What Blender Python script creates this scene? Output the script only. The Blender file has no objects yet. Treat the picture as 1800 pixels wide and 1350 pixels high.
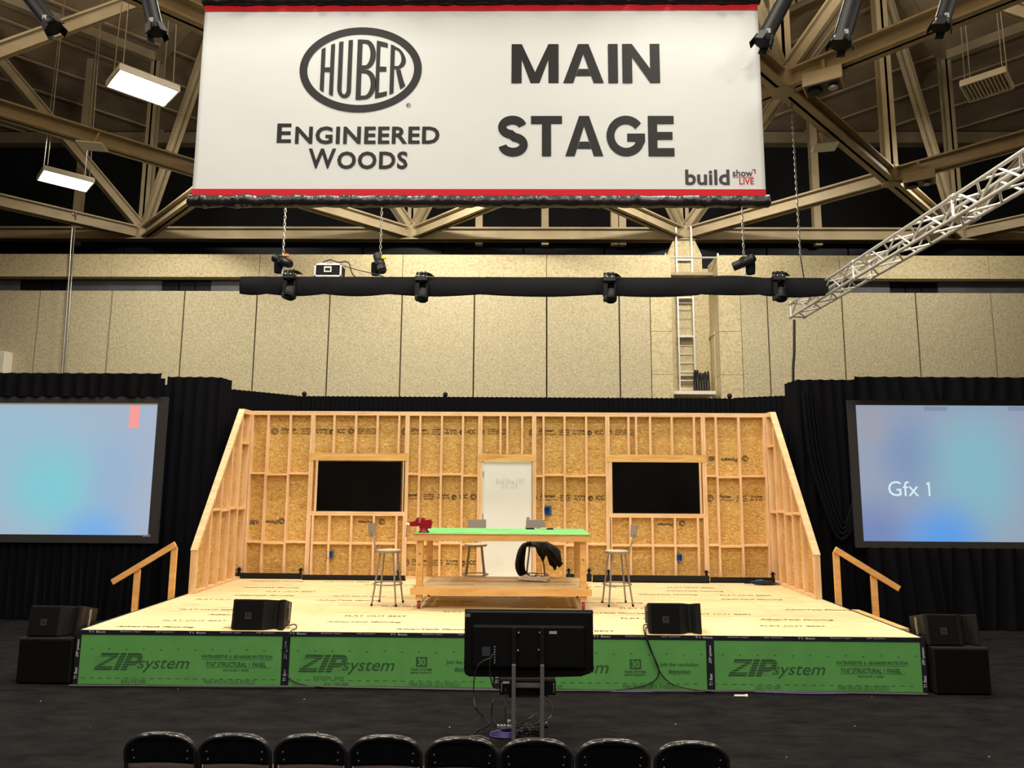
import bpy, bmesh, math, random
from mathutils import Vector, Matrix
random.seed(7)
C = bpy.context.scene.collection
SC = bpy.context.scene
PI = math.pi

# ------------------------------------------------------------------ camera
FPX = 1250.0
PITCH, YAW, ROLL = .1378, .0139, .0064
CAM = Vector((.2685, -8.529, 2.332))
FW = Vector((-math.sin(YAW)*math.cos(PITCH), math.cos(YAW)*math.cos(PITCH), math.sin(PITCH)))
_r = FW.cross(Vector((0, 0, 1))).normalized()
_u = _r.cross(FW)
RT = _r*math.cos(ROLL) + _u*math.sin(ROLL)
UP = -_r*math.sin(ROLL) + _u*math.cos(ROLL)
cam = bpy.data.cameras.new('camera')
cam.sensor_width = 36; cam.lens = FPX/1800*36; cam.clip_end = 300; cam.clip_start = .05
co = bpy.data.objects.new('camera', cam)
M = Matrix((RT, UP, -FW)).transposed().to_4x4(); M.translation = CAM
co.matrix_world = M
C.objects.link(co); SC.camera = co

def at(px, py, X=None, Y=None, z=None):
    d = FW + RT*((px-900)/FPX) - UP*((py-675)/FPX)
    if X is not None: t = (X-CAM.x)/d.x
    elif Y is not None: t = (Y-CAM.y)/d.y
    else: t = (z-CAM.z)/d.z
    return CAM + d*t

# ------------------------------------------------------------------ world, exposure, hall lighting
SC.view_settings.view_transform = 'Standard'
SC.view_settings.look = 'None'
SC.view_settings.gamma = 1
SC.view_settings.use_curve_mapping = False
SC.view_settings.exposure = 0
w = bpy.data.worlds.new('hall_air'); SC.world = w; w.use_nodes = True
w.node_tree.nodes['Background'].inputs[0].default_value = (1, .82, .6, 1)
w.node_tree.nodes['Background'].inputs[1].default_value = .05

WARM = (1, .955, .855)
def lamp(name, loc, power, size=(1.4, .6), col=WARM, aim=None, spread=PI):
    l = bpy.data.lights.new(name, 'AREA'); l.shape = 'RECTANGLE'
    l.size, l.size_y = size; l.energy = power; l.color = col; l.spread = spread
    o = bpy.data.objects.new(name, l); o.location = loc
    if aim is not None:
        o.rotation_euler = (Vector(aim)-Vector(loc)).to_track_quat('-Z', 'Y').to_euler()
    C.objects.link(o)
# high-bay lamps of the hall (rows over the audience and over the stage)
for x in (-9, -3, 3, 9):
    for y, p in ((-13, 420), (-6.5, 300), (-1.2, 230)):
        lamp('high_bay_lamp', (x, y, 11.2), p)
for x, p in ((-3.2, 440), (.9, 440), (4.6, 380)):
    lamp('high_bay_lamp', (x, 2.7, 11.2), p)
# added upward fill lamps, standing in for bounced light on the roof steel
for x in (-12, -4, 4, 12):
    for y in (-8, 1.5): lamp('roof_fill_lamp', (x, y, 11.6), 950, aim=(x, y+.01, 20), spread=PI)
# wall washers above the rear of the hall, behind the banner
for x, p in ((-11, 330), (-2.6, 700), (5.6, 600), (13.5, 330)):
    lamp('wall_wash_lamp', (x, 10.9, 12.4), p, (1.4, .5), WARM, (x, 15.4, 6.0))

# ------------------------------------------------------------------ materials
def lin(c):
    return tuple(((v/255)/12.92 if v/255 <= .04045 else ((v/255+.055)/1.055)**2.4) for v in c) + (1,)
MATS = {}
def nt(name):
    m = bpy.data.materials.new(name); m.use_nodes = True
    return m, m.node_tree.nodes, m.node_tree.links, m.node_tree.nodes['Principled BSDF']
def plain(name, col, rough=.6, metal=0., spec=.5, var=0., scale=20., bump=0.):
    if name in MATS: return MATS[name]
    m, N, L, B = nt(name)
    B.inputs['Base Color'].default_value = lin(col)
    B.inputs['Roughness'].default_value = rough; B.inputs['Metallic'].default_value = metal
    B.inputs['Specular IOR Level'].default_value = spec
    if var or bump:
        t = N.new('ShaderNodeTexCoord'); n = N.new('ShaderNodeTexNoise')
        n.inputs['Scale'].default_value = scale; n.inputs['Detail'].default_value = 4
        L.new(t.outputs['Object'], n.inputs['Vector'])
        if var:
            r = N.new('ShaderNodeValToRGB')
            r.color_ramp.elements[0].position = .3; r.color_ramp.elements[1].position = .7
            r.color_ramp.elements[0].color = lin([v*(1-var) for v in col])
            r.color_ramp.elements[1].color = lin([min(255, v*(1+var)) for v in col])
            L.new(n.outputs['Fac'], r.inputs['Fac']); L.new(r.outputs['Color'], B.inputs['Base Color'])
        if bump:
            b = N.new('ShaderNodeBump'); b.inputs['Strength'].default_value = bump; b.inputs['Distance'].default_value = .02
            L.new(n.outputs['Fac'], b.inputs['Height']); L.new(b.outputs['Normal'], B.inputs['Normal'])
    MATS[name] = m
    return m
def ramp_noise(name, stops, scale, stretch=(1, 1, 1), detail=6, rough=.6, distortion=0., bump=0., rot=(0, 0, 0), nrough=.6, spec=.3):
    if name in MATS: return MATS[name]
    m, N, L, B = nt(name)
    t = N.new('ShaderNodeTexCoord'); mp = N.new('ShaderNodeMapping'); n = N.new('ShaderNodeTexNoise'); r = N.new('ShaderNodeValToRGB')
    mp.inputs['Scale'].default_value = stretch; mp.inputs['Rotation'].default_value = rot
    n.inputs['Scale'].default_value = scale; n.inputs['Detail'].default_value = detail
    n.inputs['Distortion'].default_value = distortion; n.inputs['Roughness'].default_value = nrough
    L.new(t.outputs['Object'], mp.inputs['Vector']); L.new(mp.outputs['Vector'], n.inputs['Vector'])
    L.new(n.outputs['Fac'], r.inputs['Fac']); L.new(r.outputs['Color'], B.inputs['Base Color'])
    e = r.color_ramp.elements
    while len(e) < len(stops): e.new(.5)
    for k, (p, c) in enumerate(stops):
        e[k].position = p; e[k].color = lin(c)
    B.inputs['Roughness'].default_value = rough; B.inputs['Specular IOR Level'].default_value = spec
    if bump:
        b = N.new('ShaderNodeBump'); b.inputs['Strength'].default_value = bump; b.inputs['Distance'].default_value = .01
        L.new(n.outputs['Fac'], b.inputs['Height']); L.new(b.outputs['Normal'], B.inputs['Normal'])
    MATS[name] = m
    return m

def fleck_mat(name, stops, vscale, vstretch):
    # oriented strand board: two crossed stretched cell layers of strands
    m, N, L, B = nt(name)
    t = N.new('ShaderNodeTexCoord')
    outs = []
    for rz, dist in ((.35, 2.2), (-.5, 3.2)):
        mp = N.new('ShaderNodeMapping'); mp.inputs['Rotation'].default_value = (0, rz, 0); mp.inputs['Scale'].default_value = vstretch
        v = N.new('ShaderNodeTexNoise'); v.inputs['Scale'].default_value = vscale; v.inputs['Distortion'].default_value = dist
        v.inputs['Detail'].default_value = 5; v.inputs['Roughness'].default_value = .7
        L.new(t.outputs['Object'], mp.inputs['Vector']); L.new(mp.outputs['Vector'], v.inputs['Vector'])
        outs.append(v.outputs['Fac'])
    mx = N.new('ShaderNodeMath'); mx.operation = 'ADD'; L.new(outs[0], mx.inputs[0]); L.new(outs[1], mx.inputs[1])
    hf = N.new('ShaderNodeMath'); hf.operation = 'MULTIPLY'; hf.inputs[1].default_value = .5; L.new(mx.outputs[0], hf.inputs[0])
    r = N.new('ShaderNodeValToRGB'); e = r.color_ramp.elements
    while len(e) < len(stops): e.new(.5)
    for k, (p, c) in enumerate(stops): e[k].position = p; e[k].color = lin(c)
    L.new(hf.outputs[0], r.inputs['Fac']); L.new(r.outputs['Color'], B.inputs['Base Color'])
    B.inputs['Roughness'].default_value = .65; B.inputs['Specular IOR Level'].default_value = .25
    MATS[name] = m
    return m

STEEL = ramp_noise('painted_roof_steel', [(.3, (146, 130, 100)), (.7, (168, 151, 119))], 1.2)
ROOF = ramp_noise('roof_deck_paint', [(.3, (178, 156, 124)), (.7, (196, 174, 140))], 1.0)
BLACKOUT = plain('black_upper_wall', (14, 14, 18), .8)
GLASSDARK = plain('dark_strip_glass', (16, 17, 20), .5, spec=.12)
GREYPANEL = plain('grey_strip_panel', (66, 66, 70), .6, var=.12, scale=2)
CONC = ramp_noise('exposed_aggregate_concrete', [(.34, (138, 126, 98)), (.5, (178, 166, 134)), (.66, (212, 200, 166))], 17, detail=9, rough=.85, bump=.12, nrough=.85)
CONCS = ramp_noise('smooth_concrete', [(.32, (158, 142, 106)), (.5, (190, 175, 136)), (.68, (206, 192, 154))], 12, detail=10, rough=.8, nrough=.7)
SEAM = plain('panel_joint', (70, 56, 36), .9)
CARPET = None
OSB = fleck_mat('oriented_strand_board', [(.38, (150, 108, 48)), (.47, (194, 152, 82)), (.55, (212, 174, 104)), (.63, (246, 220, 164))], 8, (1, 1, 2.4))
PLY = ramp_noise('plywood_deck_face', [(.3, (176, 144, 96)), (.42, (216, 190, 140)), (.6, (230, 208, 162)), (.8, (238, 220, 180))], 7, (.35, 3.6, 1), 8, .55, nrough=.7)
LUM = ramp_noise('framing_lumber', [(.3, (216, 174, 128)), (.55, (230, 192, 148)), (.75, (240, 208, 168))], 5, (3, 3, .5), 5, .6)
LUMX = ramp_noise('framing_lumber_across', [(.3, (216, 174, 126)), (.55, (232, 194, 148)), (.75, (240, 210, 168))], 5, (.5, 3, 3), 5, .6)
PINE = ramp_noise('header_pine', [(.3, (196, 146, 80)), (.5, (222, 176, 106)), (.7, (234, 194, 128))], 3, (.5, 3, 5), 6, .6, distortion=.6)
BENCH = ramp_noise('bench_lumber', [(.3, (206, 152, 88)), (.55, (222, 172, 106)), (.75, (232, 186, 122))], 4, (.6, 3, 3), 6, .6, distortion=.4)
KNOT = plain('knot', (96, 60, 34), .7)
GREEN = ramp_noise('green_sheathing_face', [(.3, (86, 146, 76)), (.7, (94, 156, 84))], 3, detail=4, rough=.6)
GREENTOP = ramp_noise('green_bench_top', [(.3, (110, 188, 112)), (.7, (120, 198, 120))], 3, detail=4, rough=.6)
INKGREEN = plain('dark_green_ink', (42, 78, 44), .7)
INK = plain('black_print_ink', (50, 36, 18), .7)
INKBLK = plain('banner_black_ink', (22, 19, 20), .5, spec=.25)
INKRED = plain('red_ink', (196, 14, 34), .6, spec=.2)
TAPE = plain('black_seam_tape', (26, 26, 34), .4)
TAPEW = plain('pale_tape_print', (170, 172, 182), .5)
VINYL = plain('white_vinyl', (214, 216, 215), .5, bump=.25, scale=2.2)
VINYLK = plain('black_vinyl', (38, 35, 36), .28, bump=1.0, scale=9)
RED = plain('red_vinyl', (204, 14, 34), .55, spec=.2)
DRAPE = plain('black_drape', (15, 15, 18), .9, spec=.06)
SKIRT = plain('black_truss_skirt', (24, 24, 26), .9, spec=.08)
BLK = plain('black_plastic', (6, 6, 7), .55, spec=.2)
BLKM = plain('black_metal', (14, 14, 16), .5, spec=.3)
SPK = plain('speaker_paint', (26, 23, 21), .65, spec=.2, var=.1, scale=60)
GRILLE = plain('speaker_grille', (13, 12, 12), .8, spec=.12, var=.3, scale=220)
SUBK = plain('subwoofer_grille', (10, 10, 11), .9, spec=.08, var=.25, scale=200)
ALU = plain('aluminium', (226, 224, 220), .4, .7)
ZINC = plain('zinc', (196, 200, 204), .3, .9)
STOOLM = plain('stool_grey_paint', (150, 140, 132), .4, .2)
MASON = plain('hardboard_seat', (206, 182, 150), .45, var=.08)
GREYM = plain('stand_grey_metal', (92, 88, 88), .5, .2)
WHITEP = plain('white_door_paint', (222, 224, 220), .5)
WHITEF = plain('white_fixture', (216, 208, 190), .5)
CASTER = plain('red_caster', (160, 34, 26), .4)
VISE = plain('red_vise_paint', (158, 18, 40), .35)
BLUEB = plain('blue_plastic', (20, 92, 166), .4)
CLOTHK = plain('black_jacket_cloth', (13, 13, 16), .8)
CLOTHW = plain('white_canvas', (240, 236, 228), .8, var=.06)
CABLEK = plain('black_cable', (22, 21, 24), .5)
CABLEG = plain('grey_cable', (70, 66, 70), .5)
CABLEP = plain('purple_cable', (70, 58, 120), .5)
GLOSS = plain('glossy_black_screen', (7, 6, 7), .05, spec=.5)
GREYL = plain('pale_label', (150, 150, 152), .6)
ORANGE = plain('orange_plastic', (226, 116, 24), .5)
YELLOW = plain('yellow_plastic', (220, 176, 40), .5)
CHAIRM = plain('chair_tube', (30, 29, 32), .22, spec=.8)
CHAIRP = plain('chair_plastic', (12, 12, 17), .5, spec=.2, bump=.1, scale=300)
CHAIRF = plain('chair_pad', (86, 70, 66), .85, var=.15, scale=160)
GOLDCH = plain('chain_steel', (150, 146, 136), .35, .8)

def emit(name, col, k):
    m = bpy.data.materials.new(name); m.use_nodes = True
    N = m.node_tree.nodes; N.clear(); o = N.new('ShaderNodeOutputMaterial'); e = N.new('ShaderNodeEmission')
    e.inputs[0].default_value = lin(col); e.inputs[1].default_value = k
    m.node_tree.links.new(e.outputs[0], o.inputs[0]); return m
TUBE = emit('lit_tubes', (255, 244, 224), 7)
SPOTK = plain('spotlight_black', (9, 9, 11), .6, spec=.18)

def carpet():
    m, N, L, B = nt('black_carpet')
    t = N.new('ShaderNodeTexCoord')
    n = N.new('ShaderNodeTexNoise'); n.inputs['Scale'].default_value = 3.5; n.inputs['Detail'].default_value = 9; n.inputs['Roughness'].default_value = .75
    mp = N.new('ShaderNodeMapping'); mp.inputs['Scale'].default_value = (.6, 1.4, 1)
    r = N.new('ShaderNodeValToRGB'); r.color_ramp.elements[0].position = .32; r.color_ramp.elements[1].position = .72
    r.color_ramp.elements[0].color = lin((13, 13, 14)); r.color_ramp.elements[1].color = lin((36, 34, 34))
    L.new(t.outputs['Object'], mp.inputs[0]); L.new(mp.outputs[0], n.inputs['Vector']); L.new(n.outputs['Fac'], r.inputs[0])
    v = N.new('ShaderNodeTexVoronoi'); v.inputs['Scale'].default_value = 5; v.inputs['Randomness'].default_value = 1
    L.new(t.outputs['Object'], v.inputs['Vector'])
    lt = N.new('ShaderNodeMath'); lt.operation = 'LESS_THAN'; lt.inputs[1].default_value = .035
    L.new(v.outputs['Distance'], lt.inputs[0])
    sep = N.new('ShaderNodeSeparateColor'); L.new(v.outputs['Color'], sep.inputs[0])
    gt = N.new('ShaderNodeMath'); gt.operation = 'GREATER_THAN'; gt.inputs[1].default_value = .6; L.new(sep.outputs[0], gt.inputs[0])
    mu = N.new('ShaderNodeMath'); mu.operation = 'MULTIPLY'; L.new(lt.outputs[0], mu.inputs[0]); L.new(gt.outputs[0], mu.inputs[1])
    mx = N.new('ShaderNodeMix'); mx.data_type = 'RGBA'
    L.new(mu.outputs[0], mx.inputs[0]); L.new(r.outputs[0], mx.inputs[6]); mx.inputs[7].default_value = lin((190, 184, 176))
    L.new(mx.outputs[2], B.inputs['Base Color'])
    b = N.new('ShaderNodeBump'); b.inputs['Strength'].default_value = .6; b.inputs['Distance'].default_value = .02
    L.new(n.outputs['Fac'], b.inputs['Height']); L.new(b.outputs['Normal'], B.inputs['Normal'])
    B.inputs['Roughness'].default_value = .95; B.inputs['Specular IOR Level'].default_value = .05
    return m
CARPET = carpet()

def screen_mat(name, base, blobs):
    # projected picture: soft blobs of colour over a pale field (emission of a lit projection screen)
    m = bpy.data.materials.new(name); m.use_nodes = True
    N = m.node_tree.nodes; L = m.node_tree.links; N.clear()
    o = N.new('ShaderNodeOutputMaterial'); e = N.new('ShaderNodeEmission')
    t = N.new('ShaderNodeTexCoord')
    cur = None
    for (cx, cz, rx, rz, col, k) in blobs:
        mp = N.new('ShaderNodeMapping'); mp.vector_type = 'POINT'
        mp.inputs['Location'].default_value = (-cx/rx, 0, -cz/rz); mp.inputs['Scale'].default_value = (1/rx, 0, 1/rz)
        ln = N.new('ShaderNodeVectorMath'); ln.operation = 'LENGTH'
        L.new(t.outputs['Object'], mp.inputs[0]); L.new(mp.outputs[0], ln.inputs[0])
        mr = N.new('ShaderNodeMapRange'); mr.interpolation_type = 'SMOOTHERSTEP'
        mr.inputs['From Min'].default_value = 0; mr.inputs['From Max'].default_value = 1
        mr.inputs['To Min'].default_value = k; mr.inputs['To Max'].default_value = 0
        L.new(ln.outputs['Value'], mr.inputs['Value'])
        mx = N.new('ShaderNodeMix'); mx.data_type = 'RGBA'
        L.new(mr.outputs[0], mx.inputs[0])
        if cur is None: mx.inputs[6].default_value = lin(base)
        else: L.new(cur, mx.inputs[6])
        mx.inputs[7].default_value = lin(col); cur = mx.outputs[2]
    L.new(cur, e.inputs[0]); e.inputs[1].default_value = .93
    d = N.new('ShaderNodeBsdfDiffuse'); d.inputs[0].default_value = (.03, .03, .03, 1)
    a = N.new('ShaderNodeAddShader'); L.new(e.outputs[0], a.inputs[0]); L.new(d.outputs[0], a.inputs[1])
    L.new(a.outputs[0], o.inputs[0]); return m

# ------------------------------------------------------------------ mesh helpers
def root_loc(o):
    v = Vector((0, 0, 0))
    while o is not None:
        v += o.location; o = o.parent
    return v
class MB:
    def __init__(s): s.v = []; s.f = []
    def add(s, vs, fs, m=None):
        k = len(s.v)
        s.v += [tuple(m @ Vector(p)) if m is not None else tuple(p) for p in vs]
        s.f += [tuple(i+k for i in f) for f in fs]; return s
    def box(s, c, d, m=None):
        x, y, z = d[0]/2, d[1]/2, d[2]/2
        vs = [(c[0]+a*x, c[1]+b*y, c[2]+e*z) for a in (-1, 1) for b in (-1, 1) for e in (-1, 1)]
        return s.add(vs, [(0, 1, 3, 2), (4, 6, 7, 5), (0, 4, 5, 1), (2, 3, 7, 6), (0, 2, 6, 4), (1, 5, 7, 3)], m)
    def lo(s, a, b, m=None):
        return s.box([(a[i]+b[i])/2 for i in range(3)], [abs(b[i]-a[i]) for i in range(3)], m)
    def bar(s, p, q, w_, h, up=(0, 0, 1), off=(0, 0)):
        p, q = Vector(p), Vector(q); d = (q-p).normalized(); u = Vector(up)
        sd = d.cross(u)
        if sd.length < 1e-4: sd = d.cross(Vector((0, 1, 0)))
        sd.normalize(); u = sd.cross(d).normalized()
        o = sd*off[0]+u*off[1]
        vs = []
        for e in (p, q):
            for a, b in ((-1, -1), (1, -1), (1, 1), (-1, 1)):
                vs.append(e+o+sd*(a*w_/2)+u*(b*h/2))
        return s.add(vs, [(0, 3, 2, 1), (4, 5, 6, 7), (0, 1, 5, 4), (1, 2, 6, 5), (2, 3, 7, 6), (3, 0, 4, 7)])
    def ibeam(s, p, q, w_, h, t=.03):
        s.bar(p, q, t*1.4, h); s.bar(p, q, w_, t, off=(0, h/2-t/2)); s.bar(p, q, w_, t, off=(0, -h/2+t/2)); return s
    def tube(s, pts, r, n=8, closed=False, caps=True):
        pts = [Vector(p) for p in pts]; k = len(pts)
        rr = r if isinstance(r, (list, tuple)) else [r]*k
        ring = []; u = None
        for i in range(k):
            if closed: d = pts[(i+1) % k]-pts[i-1]
            else: d = pts[min(i+1, k-1)]-pts[max(i-1, 0)]
            d.normalize()
            if u is None:
                u = d.cross(Vector((0, 0, 1)))
                if u.length < 1e-3: u = d.cross(Vector((0, 1, 0)))
                u.normalize()
            else:
                u = u-d*u.dot(d)
                if u.length < 1e-5: u = d.cross(Vector((0, 0, 1)))
                u.normalize()
            v = d.cross(u)
            ring.append([pts[i]+(u*math.cos(2*PI*j/n)+v*math.sin(2*PI*j/n))*rr[i] for j in range(n)])
        vs = [p for g in ring for p in g]; fs = []
        for i in range(k if closed else k-1):
            a, b = i*n, ((i+1) % k)*n
            for j in range(n):
                j2 = (j+1) % n; fs.append((a+j, a+j2, b+j2, b+j))
        if not closed and caps:
            fs.append(tuple(range(n-1, -1, -1))); fs.append(tuple((k-1)*n+j for j in range(n)))
        return s.add(vs, fs)
    def lathe(s, prof, o=(0, 0, 0), axis=(0, 0, 1), n=20):
        q = Vector((0, 0, 1)).rotation_difference(Vector(axis).normalized()).to_matrix()
        vs = []; fs = []
        for r, z in prof:
            for j in range(n):
                vs.append(Vector(o)+q @ Vector((r*math.cos(2*PI*j/n), r*math.sin(2*PI*j/n), z)))
        for i in range(len(prof)-1):
            for j in range(n):
                j2 = (j+1) % n; fs.append((i*n+j, i*n+j2, (i+1)*n+j2, (i+1)*n+j))
        fs.append(tuple(range(n-1, -1, -1))); fs.append(tuple((len(prof)-1)*n+j for j in range(n)))
        return s.add(vs, fs)
    def prism(s, poly, f, d0, d1):
        # poly: 2D outline, f(a,b,d) -> 3D point
        n = len(poly)
        vs = [f(a, b, d0) for a, b in poly]+[f(a, b, d1) for a, b in poly]
        fs = [tuple(range(n-1, -1, -1)), tuple(range(n, 2*n))]+[(i, (i+1) % n, n+(i+1) % n, n+i) for i in range(n)]
        return s.add(vs, fs)
    def grid(s, nu, nv, f):
        vs = [f(i/(nu-1), j/(nv-1)) for i in range(nu) for j in range(nv)]
        return s.add(vs, [(i*nv+j, (i+1)*nv+j, (i+1)*nv+j+1, i*nv+j+1) for i in range(nu-1) for j in range(nv-1)])
    def build(s, name, mat, parent=None, base=None, bevel=0, smooth=False, solid=0, nofix=False):
        me = bpy.data.meshes.new(name)
        b = root_loc(parent) if parent is not None else Vector(base if base is not None else (0, 0, 0))
        me.from_pydata([Vector(p)-b for p in s.v], [], s.f)
        if not nofix:
            bm = bmesh.new(); bm.from_mesh(me); bmesh.ops.recalc_face_normals(bm, faces=bm.faces); bm.to_mesh(me); bm.free()
        me.materials.append(mat)
        if smooth:
            for p in me.polygons: p.use_smooth = True
        o = bpy.data.objects.new(name, me); C.objects.link(o)
        if parent is not None: o.parent = parent
        else: o.location = b
        if solid:
            md = o.modifiers.new('thickness', 'SOLIDIFY'); md.thickness = solid; md.offset = 0
        if bevel:
            md = o.modifiers.new('bevel', 'BEVEL'); md.width = bevel; md.segments = 2; md.limit_method = 'ANGLE'
            md.angle_limit = .7
        if smooth and bevel == 0:
            try:
                me.set_sharp_from_angle(angle=.8)
            except Exception: pass
        return o
def tag(o, label=None, cat=None, group=None, kind=None):
    if label: o['label'] = label
    if cat: o['category'] = cat
    if group: o['group'] = group
    if kind: o['kind'] = kind
    return o
def thing(name, label, cat, loc=(0, 0, 0), group=None):
    o = bpy.data.objects.new(name, None); C.objects.link(o); o.location = loc; o.empty_display_size = .1
    return tag(o, label, cat, group)
def struct(name, mb, mat, **k):
    return tag(mb.build(name, mat, **k), kind='structure')
def dup(root, loc, rz=0, label=None):
    def cp(o, par):
        c = o.copy(); C.objects.link(c)
        if par is not None: c.parent = par
        for ch in o.children: cp(ch, c)
        return c
    r = cp(root, None); r.location = loc; r.rotation_euler = (0, 0, rz)
    if label: r['label'] = label
    return r
def spline(pts, n=6):
    pts = [Vector(p) for p in pts]; out = []
    for i in range(len(pts)-1):
        p0, p1, p2, p3 = pts[max(i-1, 0)], pts[i], pts[i+1], pts[min(i+2, len(pts)-1)]
        for k in range(n):
            t = k/n
            out.append(.5*((2*p1)+(p2-p0)*t+(2*p0-5*p1+4*p2-p3)*t*t+(3*p1-p0-3*p2+p3)*t**3))
    out.append(pts[-1]); return out

# ------------------------------------------------------------------ lettering
_TC = {}
def text2d(s, off=0., shear=0., spacing=1.):
    k = (s, off, shear, spacing)
    if k not in _TC:
        c = bpy.data.curves.new('lettering', 'FONT'); c.body = s; c.offset = off; c.shear = shear; c.resolution_u = 3
        c.space_character = spacing
        o = bpy.data.objects.new('lettering', c)
        me = bpy.data.meshes.new_from_object(o)
        vs = [(v.co.x, v.co.y) for v in me.vertices]; fs = [tuple(p.vertices) for p in me.polygons]
        bpy.data.objects.remove(o); bpy.data.curves.remove(c); bpy.data.meshes.remove(me)
        _TC[k] = (vs, fs)
    return _TC[k]
def fit(vf, x0, y0, x1, y1):
    vs, fs = vf
    a0 = min(v[0] for v in vs); a1 = max(v[0] for v in vs); b0 = min(v[1] for v in vs); b1 = max(v[1] for v in vs)
    return [(x0+(v[0]-a0)/(a1-a0)*(x1-x0), y0+(v[1]-b0)/(b1-b0)*(y1-y0)) for v in vs], fs
def put(mb, vf, f):
    vs, fs = vf
    mb.add([f(a, b) for a, b in vs], fs)
def on_y(mb, vf, px0, py0, px1, py1, Y):
    # lettering on a vertical plane facing the hall, filling a box given by two corners
    p, q = at(px0, py1, Y=Y), at(px1, py0, Y=Y)
    put(mb, fit(vf, p.x, p.z, q.x, q.z), lambda a, b: (a, Y, b))
def stroke(pts, w_):
    # centre line -> outline quads (2D), mitred
    pts = [Vector((p[0], p[1])) for p in pts]; L_ = []; R_ = []
    for i, p in enumerate(pts):
        if i == 0: d = (pts[1]-p).normalized(); nrm = Vector((-d.y, d.x)); k = 1
        elif i == len(pts)-1: d = (p-pts[i-1]).normalized(); nrm = Vector((-d.y, d.x)); k = 1
        else:
            d0 = (p-pts[i-1]).normalized(); d1 = (pts[i+1]-p).normalized()
            n0 = Vector((-d0.y, d0.x)); n1 = Vector((-d1.y, d1.x)); nrm = (n0+n1).normalized(); k = 1/max(.3, nrm.dot(n0))
        L_.append(p+nrm*w_/2*k); R_.append(p-nrm*w_/2*k)
    vs = [tuple(v) for v in L_+R_]; n = len(pts)
    return vs, [(i, i+1, n+i+1, n+i) for i in range(n-1)]
def arc(cx, cy, rx, ry, a0, a1, n=14):
    return [(cx+rx*math.cos(math.radians(a0+(a1-a0)*i/n)), cy+ry*math.sin(math.radians(a0+(a1-a0)*i/n))) for i in range(n+1)]
def merge(*vfs):
    V = []; F = []
    for vs, fs in vfs:
        k = len(V); V += list(vs); F += [tuple(i+k for i in f) for f in fs]
    return V, F
def shift(vf, dx, dy=0, sx=1, sy=1):
    return [(a*sx+dx, b*sy+dy) for a, b in vf[0]], vf[1]
def shear(vf, k): return [(a+b*k, b) for a, b in vf[0]], vf[1]
def poly(*p): return list(p), [tuple(range(len(p)))]
W_ = .24
GL = {
 'I': (poly((0, 0), (W_, 0), (W_, 1), (0, 1)), .24),
 'T': (merge(poly((0, .8), (.82, .8), (.82, 1), (0, 1)), poly((.29, 0), (.53, 0), (.53, .8), (.29, .8))), .82),
 'E': (merge(poly((0, 0), (.24, 0), (.24, 1), (0, 1)), poly((.24, .8), (.68, .8), (.68, 1), (.24, 1)), poly((.24, .41), (.64, .41), (.64, .6), (.24, .6)), poly((.24, 0), (.68, 0), (.68, .2), (.24, .2))), .68),
 'N': (merge(poly((0, 0), (.24, 0), (.24, 1), (0, 1)), poly((.24, 1), (.24, .66), (.68, 0), (.68, .36)), poly((.68, 0), (.92, 0), (.92, 1), (.68, 1))), .92),
 'M': (merge(poly((0, 0), (.25, 0), (.25, 1), (0, 1)), poly((.25, 1), (.25, .6), (.47, 0), (.58, 0), (.58, .28)), poly((.58, .28), (.58, 0), (.69, 0), (.91, .6), (.91, 1)), poly((.91, 0), (1.16, 0), (1.16, 1), (.91, 1))), 1.16),
 'A': (merge(poly((0, 0), (.25, 0), (.5, .74), (.5, 1), (.37, 1)), poly((.5, .74), (.75, 0), (1, 0), (.63, 1), (.5, 1)), poly((.315, .18), (.685, .18), (.62, .36), (.38, .36))), 1.0),
 'S': (stroke(arc(.39, .72, .27, .18, 12, 90, 8)+arc(.39, .72, .27, .18, 100, 262, 12)+arc(.41, .285, .28, .185, 82, -90, 12)+arc(.41, .285, .28, .185, -100, -172, 8), .215), .8),
 'G': (merge(stroke(arc(.52, .5, .41, .4, 38, 322, 26), .21), poly((.55, .36), (1.02, .36), (1.02, .56), (.55, .56)), poly((.76, .318), (.926, .189), (1.02, .36), (.76, .36))), 1.02),
 'Z': (merge(poly((0, .78), (.9, .78), (.9, 1), (0, 1)), poly((0, .22), (0, 0), (.28, .22), (.9, .78), (.62, .78)), poly((0, 0), (.9, 0), (.9, .22), (.28, .22))), .9),
 'P': (merge(poly((0, 0), (.3, 0), (.3, 1), (0, 1)), stroke([(.3, .88), (.5, .88)]+arc(.5, .65, .23, .23, 80, -80, 10)+[(.5, .42), (.3, .42)], .24)), .86),
}
GL['J'] = (poly((0, 0), (.3, 0), (.3, 1), (0, 1)), .3)      # broad upright of the logo
def word(s, gap=.13):
    x = 0; parts = []
    for ch in s:
        g, w0 = GL[ch]; parts.append(shift(g, x)); x += w0+gap
    return merge(*parts)
def zip_logo():
    # heavy italic Z I P
    vf = shear(merge(shift(GL['Z'][0], 0), shift(GL['J'][0], .98), shift(GL['P'][0], 1.36)), .36)
    return vf
def zip_system():
    z = fit(zip_logo(), 0, 0, .67, .62)
    t = fit(text2d('system', .004, .3), .60, -.07, 1.32, .41)
    return merge(z, t)

# ================================================================== THE HALL
H = .606                                   # stage deck height
struct('floor', MB().lo((-30, -16, -.2), (30, 26, 0)), CARPET)
YW = 15.4
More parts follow.
